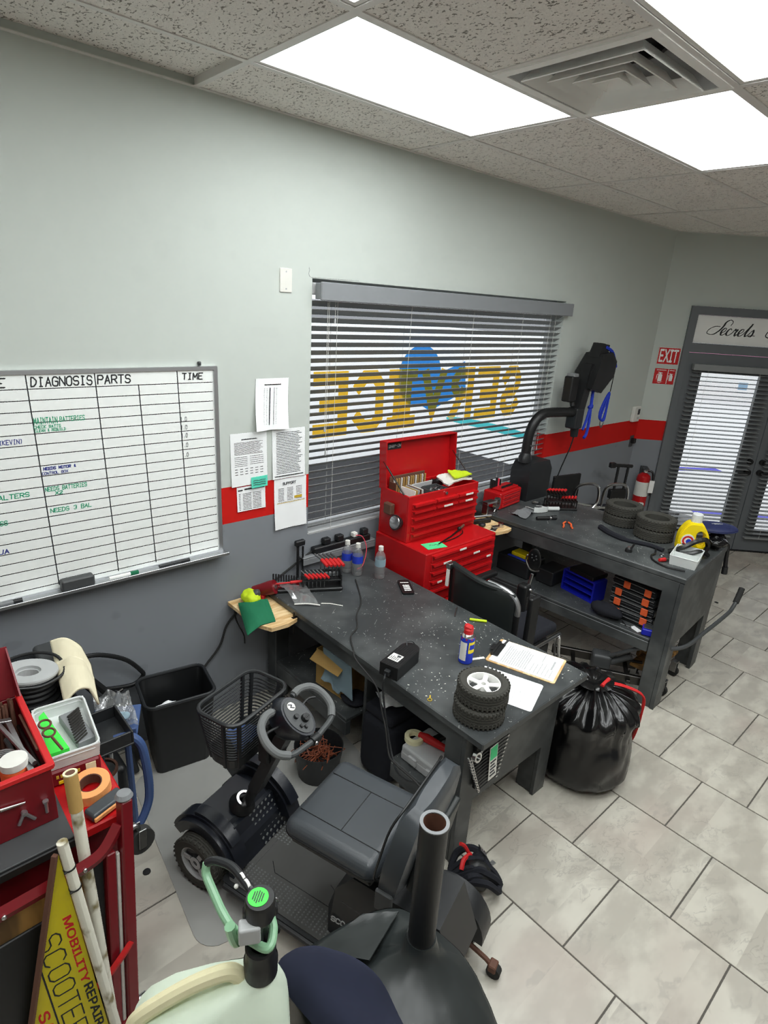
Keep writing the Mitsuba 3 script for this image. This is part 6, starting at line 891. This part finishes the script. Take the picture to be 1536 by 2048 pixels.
ontext('MOBILITY', .20, -.032, .020, 'redflat', True, sx=1.9); g, L = strokes('SCOOTER', .052, .0035, 0, 0, sx=1.25); part(t, 'lettering', tf(tf(ext(shapely.affinity.translate(g, .24, -.100), .0008), 0, 0, 0), FP), 'mkblack', False, kind='stuff'); part(t, 'rule', tf(tf(ext(ribbon([(.34, -.112), (.80, -.112)], .004), .0008), 0, 0, 0), FP), 'mkblack', False)
ontext('REPAIR', .47, -.030, .022, 'mkblack', True, sx=1.7); ontext('SALES', .48, -.150, .026, 'redflat', True, sx=1.9)
p2 = A0 + (A0 - B0) * .02; part(t, 'stake', tube([B0 + (B0 - A0) * .0 + (.0, -.012, 0), p2 + (-.004, -.012, 0)], .009, 4), 'rust', False)

# ------------------------------------------------------------------ foreground: covered machine, post, blanket, jug
t = thing('covered_machine', 'machine draped in black vinyl with a thick steel post rising from it', 'covered machine', ID)
PC = np.array([.842, .662])
top = [(.955, .60), (.915, .70), (.885, .80), (.80, .855), (.70, .90), (.62, .93), (.575, .80), (.57, .60), (.60, .42), (.74, .33), (.88, .37), (.94, .48)]
tz = [.66, .70, .69, .665, .62, .56, .62, .66, .62, .58, .56, .60]
O = spline([(x, y, z) for (x, y), z in zip(top, tz)], 8, True); NA = len(O); rings = []
cen = np.array([*PC, .735]); rad = np.c_[PC[0] + .036 * np.cos(np.arctan2(O[:, 1] - PC[1], O[:, 0] - PC[0])), PC[1] + .036 * np.sin(np.arctan2(O[:, 1] - PC[1], O[:, 0] - PC[0])), np.full(NA, .775)]
r2 = np.c_[PC[0] + .05 * np.cos(np.arctan2(O[:, 1] - PC[1], O[:, 0] - PC[0])), PC[1] + .05 * np.sin(np.arctan2(O[:, 1] - PC[1], O[:, 0] - PC[0])), np.full(NA, .722)]
th = np.linspace(0, 2 * np.pi, NA, endpoint=False); mid = np.array([.76, .62])
rings = [rad, r2] + [r2 * (1 - f) + O * f for f in (.25, .5, .75, .92)] + [O]
for f, s in ((.04, 1.03), (.15, 1.05), (.4, 1.06), (.7, 1.07), (1, 1.08)):
    q = O.copy(); k = s + .035 * f * np.sin(th * 13 + 2 * np.sin(th * 3)); q[:, :2] = mid + (O[:, :2] - mid) * k[:, None]; q[:, 2] = O[:, 2] * (1 - f) + .004 * f; rings.append(q)
G = np.array(rings); G = np.concatenate([G, G[:, :1]], 1); W_ = wr(G, .022, 9); W_[0] = 0; W_[-1] = 0; G[..., 2] += W_ * (G[..., 2] > .05)
part(t, 'vinyl_cover', sheet(G, .003), 'vinyl', 40)
part(t, 'flap', sheet((lambda P: P + np.stack([P[..., 0] * 0, P[..., 0] * 0, wr(P, .012, 18) + .012], -1))(bilin([(.875, .775, .705), (.80, .84, .69), (.655, .88, .63), (.73, .73, .70)], 12, 14)), .003), 'vinyl', 40)
part(t, 'steel_post', cat(lathe([(.0275, .70), (.0345, .70), (.0345, 1.150), (.0275, 1.150), (.0275, .70)], 36)).apply_translation((PC[0], PC[1], 0)), 'black'); part(t, 'post_rim', lathe([(.0270, 1.1505), (.0352, 1.1505), (.0352, 1.153), (.0270, 1.153), (.0270, 1.1505)], 36).apply_translation((PC[0], PC[1], 0)), 'grey'); part(t, 'post_bore', lathe([(.0, .95), (.0274, .95), (.0274, 1.149), (.0270, 1.149), (.0270, .955), (0, .955)], 30).apply_translation((PC[0], PC[1], 0)), 'rust'); part(t, 'post_boot', lathe([(.035, .70), (.044, .70), (.040, .74), (.0365, .765), (.035, .765)], 30).apply_translation((PC[0], PC[1], 0)), 'black')
bp = [(.545, .86), (.60, .875), (.66, .855), (.70, .80), (.725, .72), (.72, .63), (.70, .52), (.68, .42), (.57, .40), (.555, .55), (.55, .70)]
bo = Polygon(spline(bp, 6, True)); bt = trimesh.creation.triangulate_polygon(bo.segmentize(.02), engine='earcut')
nx_ = 36; gx, gy = np.meshgrid(np.linspace(-1, 1, nx_), np.linspace(-1, 1, nx_), indexing='ij'); ra = np.maximum(np.abs(gx), np.abs(gy)); an = np.arctan2(gy, gx); bx_ = np.array(bo.exterior.coords)[:-1] - (.63, .63); ba_ = np.arctan2(bx_[:, 1], bx_[:, 0]); br_ = np.hypot(*bx_.T); o_ = np.argsort(ba_); rr_ = np.interp(an, ba_[o_], br_[o_], period=2 * np.pi) * ra
P = np.stack([.63 + rr_ * np.cos(an), .63 + rr_ * np.sin(an), .745 - .06 * ra ** 3 + 0 * an], -1); P[..., 2] += wr(P, .016, 7) + .006 * np.sin(P[..., 0] * 40 + P[..., 1] * 25)
one('fleece_blanket', 'dark navy fleece blanket lying over the vinyl covered machine', 'blanket', sheet(P, .012), 'fleece', smooth=60)
JX = mx(.452, .784, .452, rz=150); t = thing('pump_jug', 'pale green translucent jug with black cap and handle in the near foreground', 'jug', JX)
def sec(x0, x1, w, z, r, n=40):
    c = shapely.affinity.translate(rrect(-(x1 - x0) / 2, (x1 - x0) / 2, -w / 2, w / 2, r, 6), (x0 + x1) / 2, 0).exterior; d0 = c.project(shapely.Point((x0 + x1) / 2 + 9, 0)); return np.array([[*c.interpolate((d0 + c.length * k / n) % c.length).coords[0], z] for k in range(n + 1)])
S_ = [sec(.05, .15, .08, .0, .03), sec(-.055, .275, .18, .002, .05), sec(-.062, .282, .19, .02, .055), sec(-.062, .282, .19, .29, .055), sec(-.060, .275, .188, .315, .06), sec(-.055, .235, .165, .35, .06), sec(-.045, .155, .125, .39, .05), sec(-.036, .07, .08, .42, .035), sec(-.030, .032, .062, .435, .0295), sec(-.028, .028, .056, .455, .0275), sec(-.01, .01, .02, .456, .009)]
part(t, 'body', sheet(np.array(S_), .002), 'jug', 60); part(t, 'handle', tube(spline([(.275, .0, .29), (.262, .0, .345), (.215, .0, .385), (.14, .0, .428), (.075, 0, .448), (.05, 0, .435), (.045, 0, .415)], 7), .0195, 10, sx=.85), 'cream')
part(t, 'cap', cat(lathe([(.020, .435), (.036, .435), (.037, .475), (.033, .485), (.033, .515), (.030, .520), (.022, .520), (.020, .47), (.020, .435)], 32), tf(tube([(.012 * math.cos(a), 0, .012 * math.sin(a)) for a in np.linspace(0, 6.28, 13)[:-1]], .003, 6, True), -.028, -.016, .53)), 'black')
part(t, 'stain', cat(*[tf(ellip(.02 * s, .004, .026 * s), mx(x, .0945, z)) for x, z, s in ((.06, .27, 1.1), (.12, .25, .8), (.2, .28, .7), (.0, .30, 1.3), (.23, .22, .9))]), 'tubegreen')
JP = JX; t = thing('hand_pump', 'black hand pump with green round label and looped clear tube on the jug', 'pump', JP)
part(t, 'stem', cat(cyl((.004, .004, .46), (.004, .002, .615), .0105), cyl((-.010, -.006, .46), (-.008, -.004, .60), .008)), 'dkplastic'); part(t, 'head', cat(lathe([(0, .602), (.028, .602), (.0315, .612), (.0315, .648), (.029, .656), (0, .656)], 32), bb(-.036, .036, -.010, .010, .605, .63, .004)), 'black'); part(t, 'label', lathe([(0, .6562), (.0215, .6562), (.0215, .6572), (0, .6572)], 32).apply_translation((.004, -.001, 0)), 'neon')
part(t, 'label_print', tf(cat(*[bb(-.014 + .002 * abs(k), .014 - .003 * abs(k), -.0012, .0012, .6573, .6579, .0002) .apply_translation((0, .0048 * k, 0)) for k in (-2, -1, 0, 1, 2)]), .004, -.001, 0, rz=70), 'ink', False)
part(t, 'valve_block', cat(rbox(.045, .03, .045, (.022, .022, .592), .006)), 'lgrey'); part(t, 'ring', tube([(-.030 + .008 * math.cos(a), -.030, .60 + .008 * math.sin(a)) for a in np.linspace(0, 6.28, 13)[:-1]], .0026, 6, True), 'steel')
JI = np.linalg.inv(JX); wp = lambda *p: (JI @ np.array([*p, 1.0]))[:3]
part(t, 'hose', tube(spline([wp(.455, .815, 1.085), wp(.452, .855, 1.09), wp(.448, .90, 1.088), wp(.432, .945, 1.075), wp(.420, .963, 1.06)], 6), .0095, 10), 'dkplastic'); part(t, 'hose_clamp', cat(*[tf(lathe([(.0098, -.003), (.013, -.003), (.013, .003), (.0098, .003), (.0098, -.003)], 16), trimesh.geometry.align_vectors([0, 0, 1], wp(.45, .87, 1.09) - wp(.452, .85, 1.09)) if False else mx(*wp(.452, y, 1.089), rx=90, rz=-60)) for y in (.838, .858)] + [ellip(.010, .010, .010, tuple(wp(.462, .838, 1.075))), ellip(.010, .010, .010, tuple(wp(.438, .86, 1.075)))]), 'offwhite')
part(t, 'clear_tube', tube(spline([wp(.420, .963, 1.06), wp(.413, .955, 1.04), wp(.412, .92, 1.02), wp(.412, .875, 1.0), wp(.418, .84, .985), wp(.432, .80, .985), wp(.452, .755, .99), wp(.478, .775, .998), wp(.485, .80, 1.015), wp(.482, .81, 1.045)], 7), .0098, 10), 'tubegreen'); part(t, 'tube_knot', cat(tube(spline([wp(.405, .83, 1.015), wp(.41, .828, .985), wp(.42, .83, .955), wp(.432, .84, .965)], 6), .012, 9), tube(spline([wp(.43, .80, 1.04), wp(.425, .815, 1.0), wp(.43, .82, .97)], 5), .0105, 9)), 'tubegreen')
t = thing('low_stand', 'plain black stand carrying the pale green jug', 'stand', JX); part(t, 'top', bb(-.05, .28, -.085, .085, -.03, -.001, .004), 'black', False); part(t, 'box', bb(-.04, .27, -.08, .08, -.451, -.0305, .006), 'black', False)
# small litter on the floor
t = one('floor_sticker', 'small black disc on the floor beside the mat', 'disc', lathe([(0, .0002), (.016, .0002), (.015, .004), (0, .005)], 16).apply_translation((.575, 1.915, 0)), 'black')
P = bilin([(.60, 2.10, .002), (.64, 2.08, .002), (.645, 2.13, .012), (.615, 2.14, .004)], 6, 6); P[..., 2] += np.abs(wr(P, .012, 50)); one('paper_scrap', 'torn white paper scrap on the floor beside the mat', 'paper', sheet(P, .0008), 'paper')
for k, (x, y) in enumerate(((5.42, 1.62), (5.52, 1.50), (5.33, 1.40))): one('floor_chip', ('round black chip', 'bent grey clip', 'dark washer')[k] + ' on the floor near the glass door', 'chip', tf(rb(.03, .018, .006, r=.002), x, y, .0035, rz=40 * k), 'black', smooth=False)
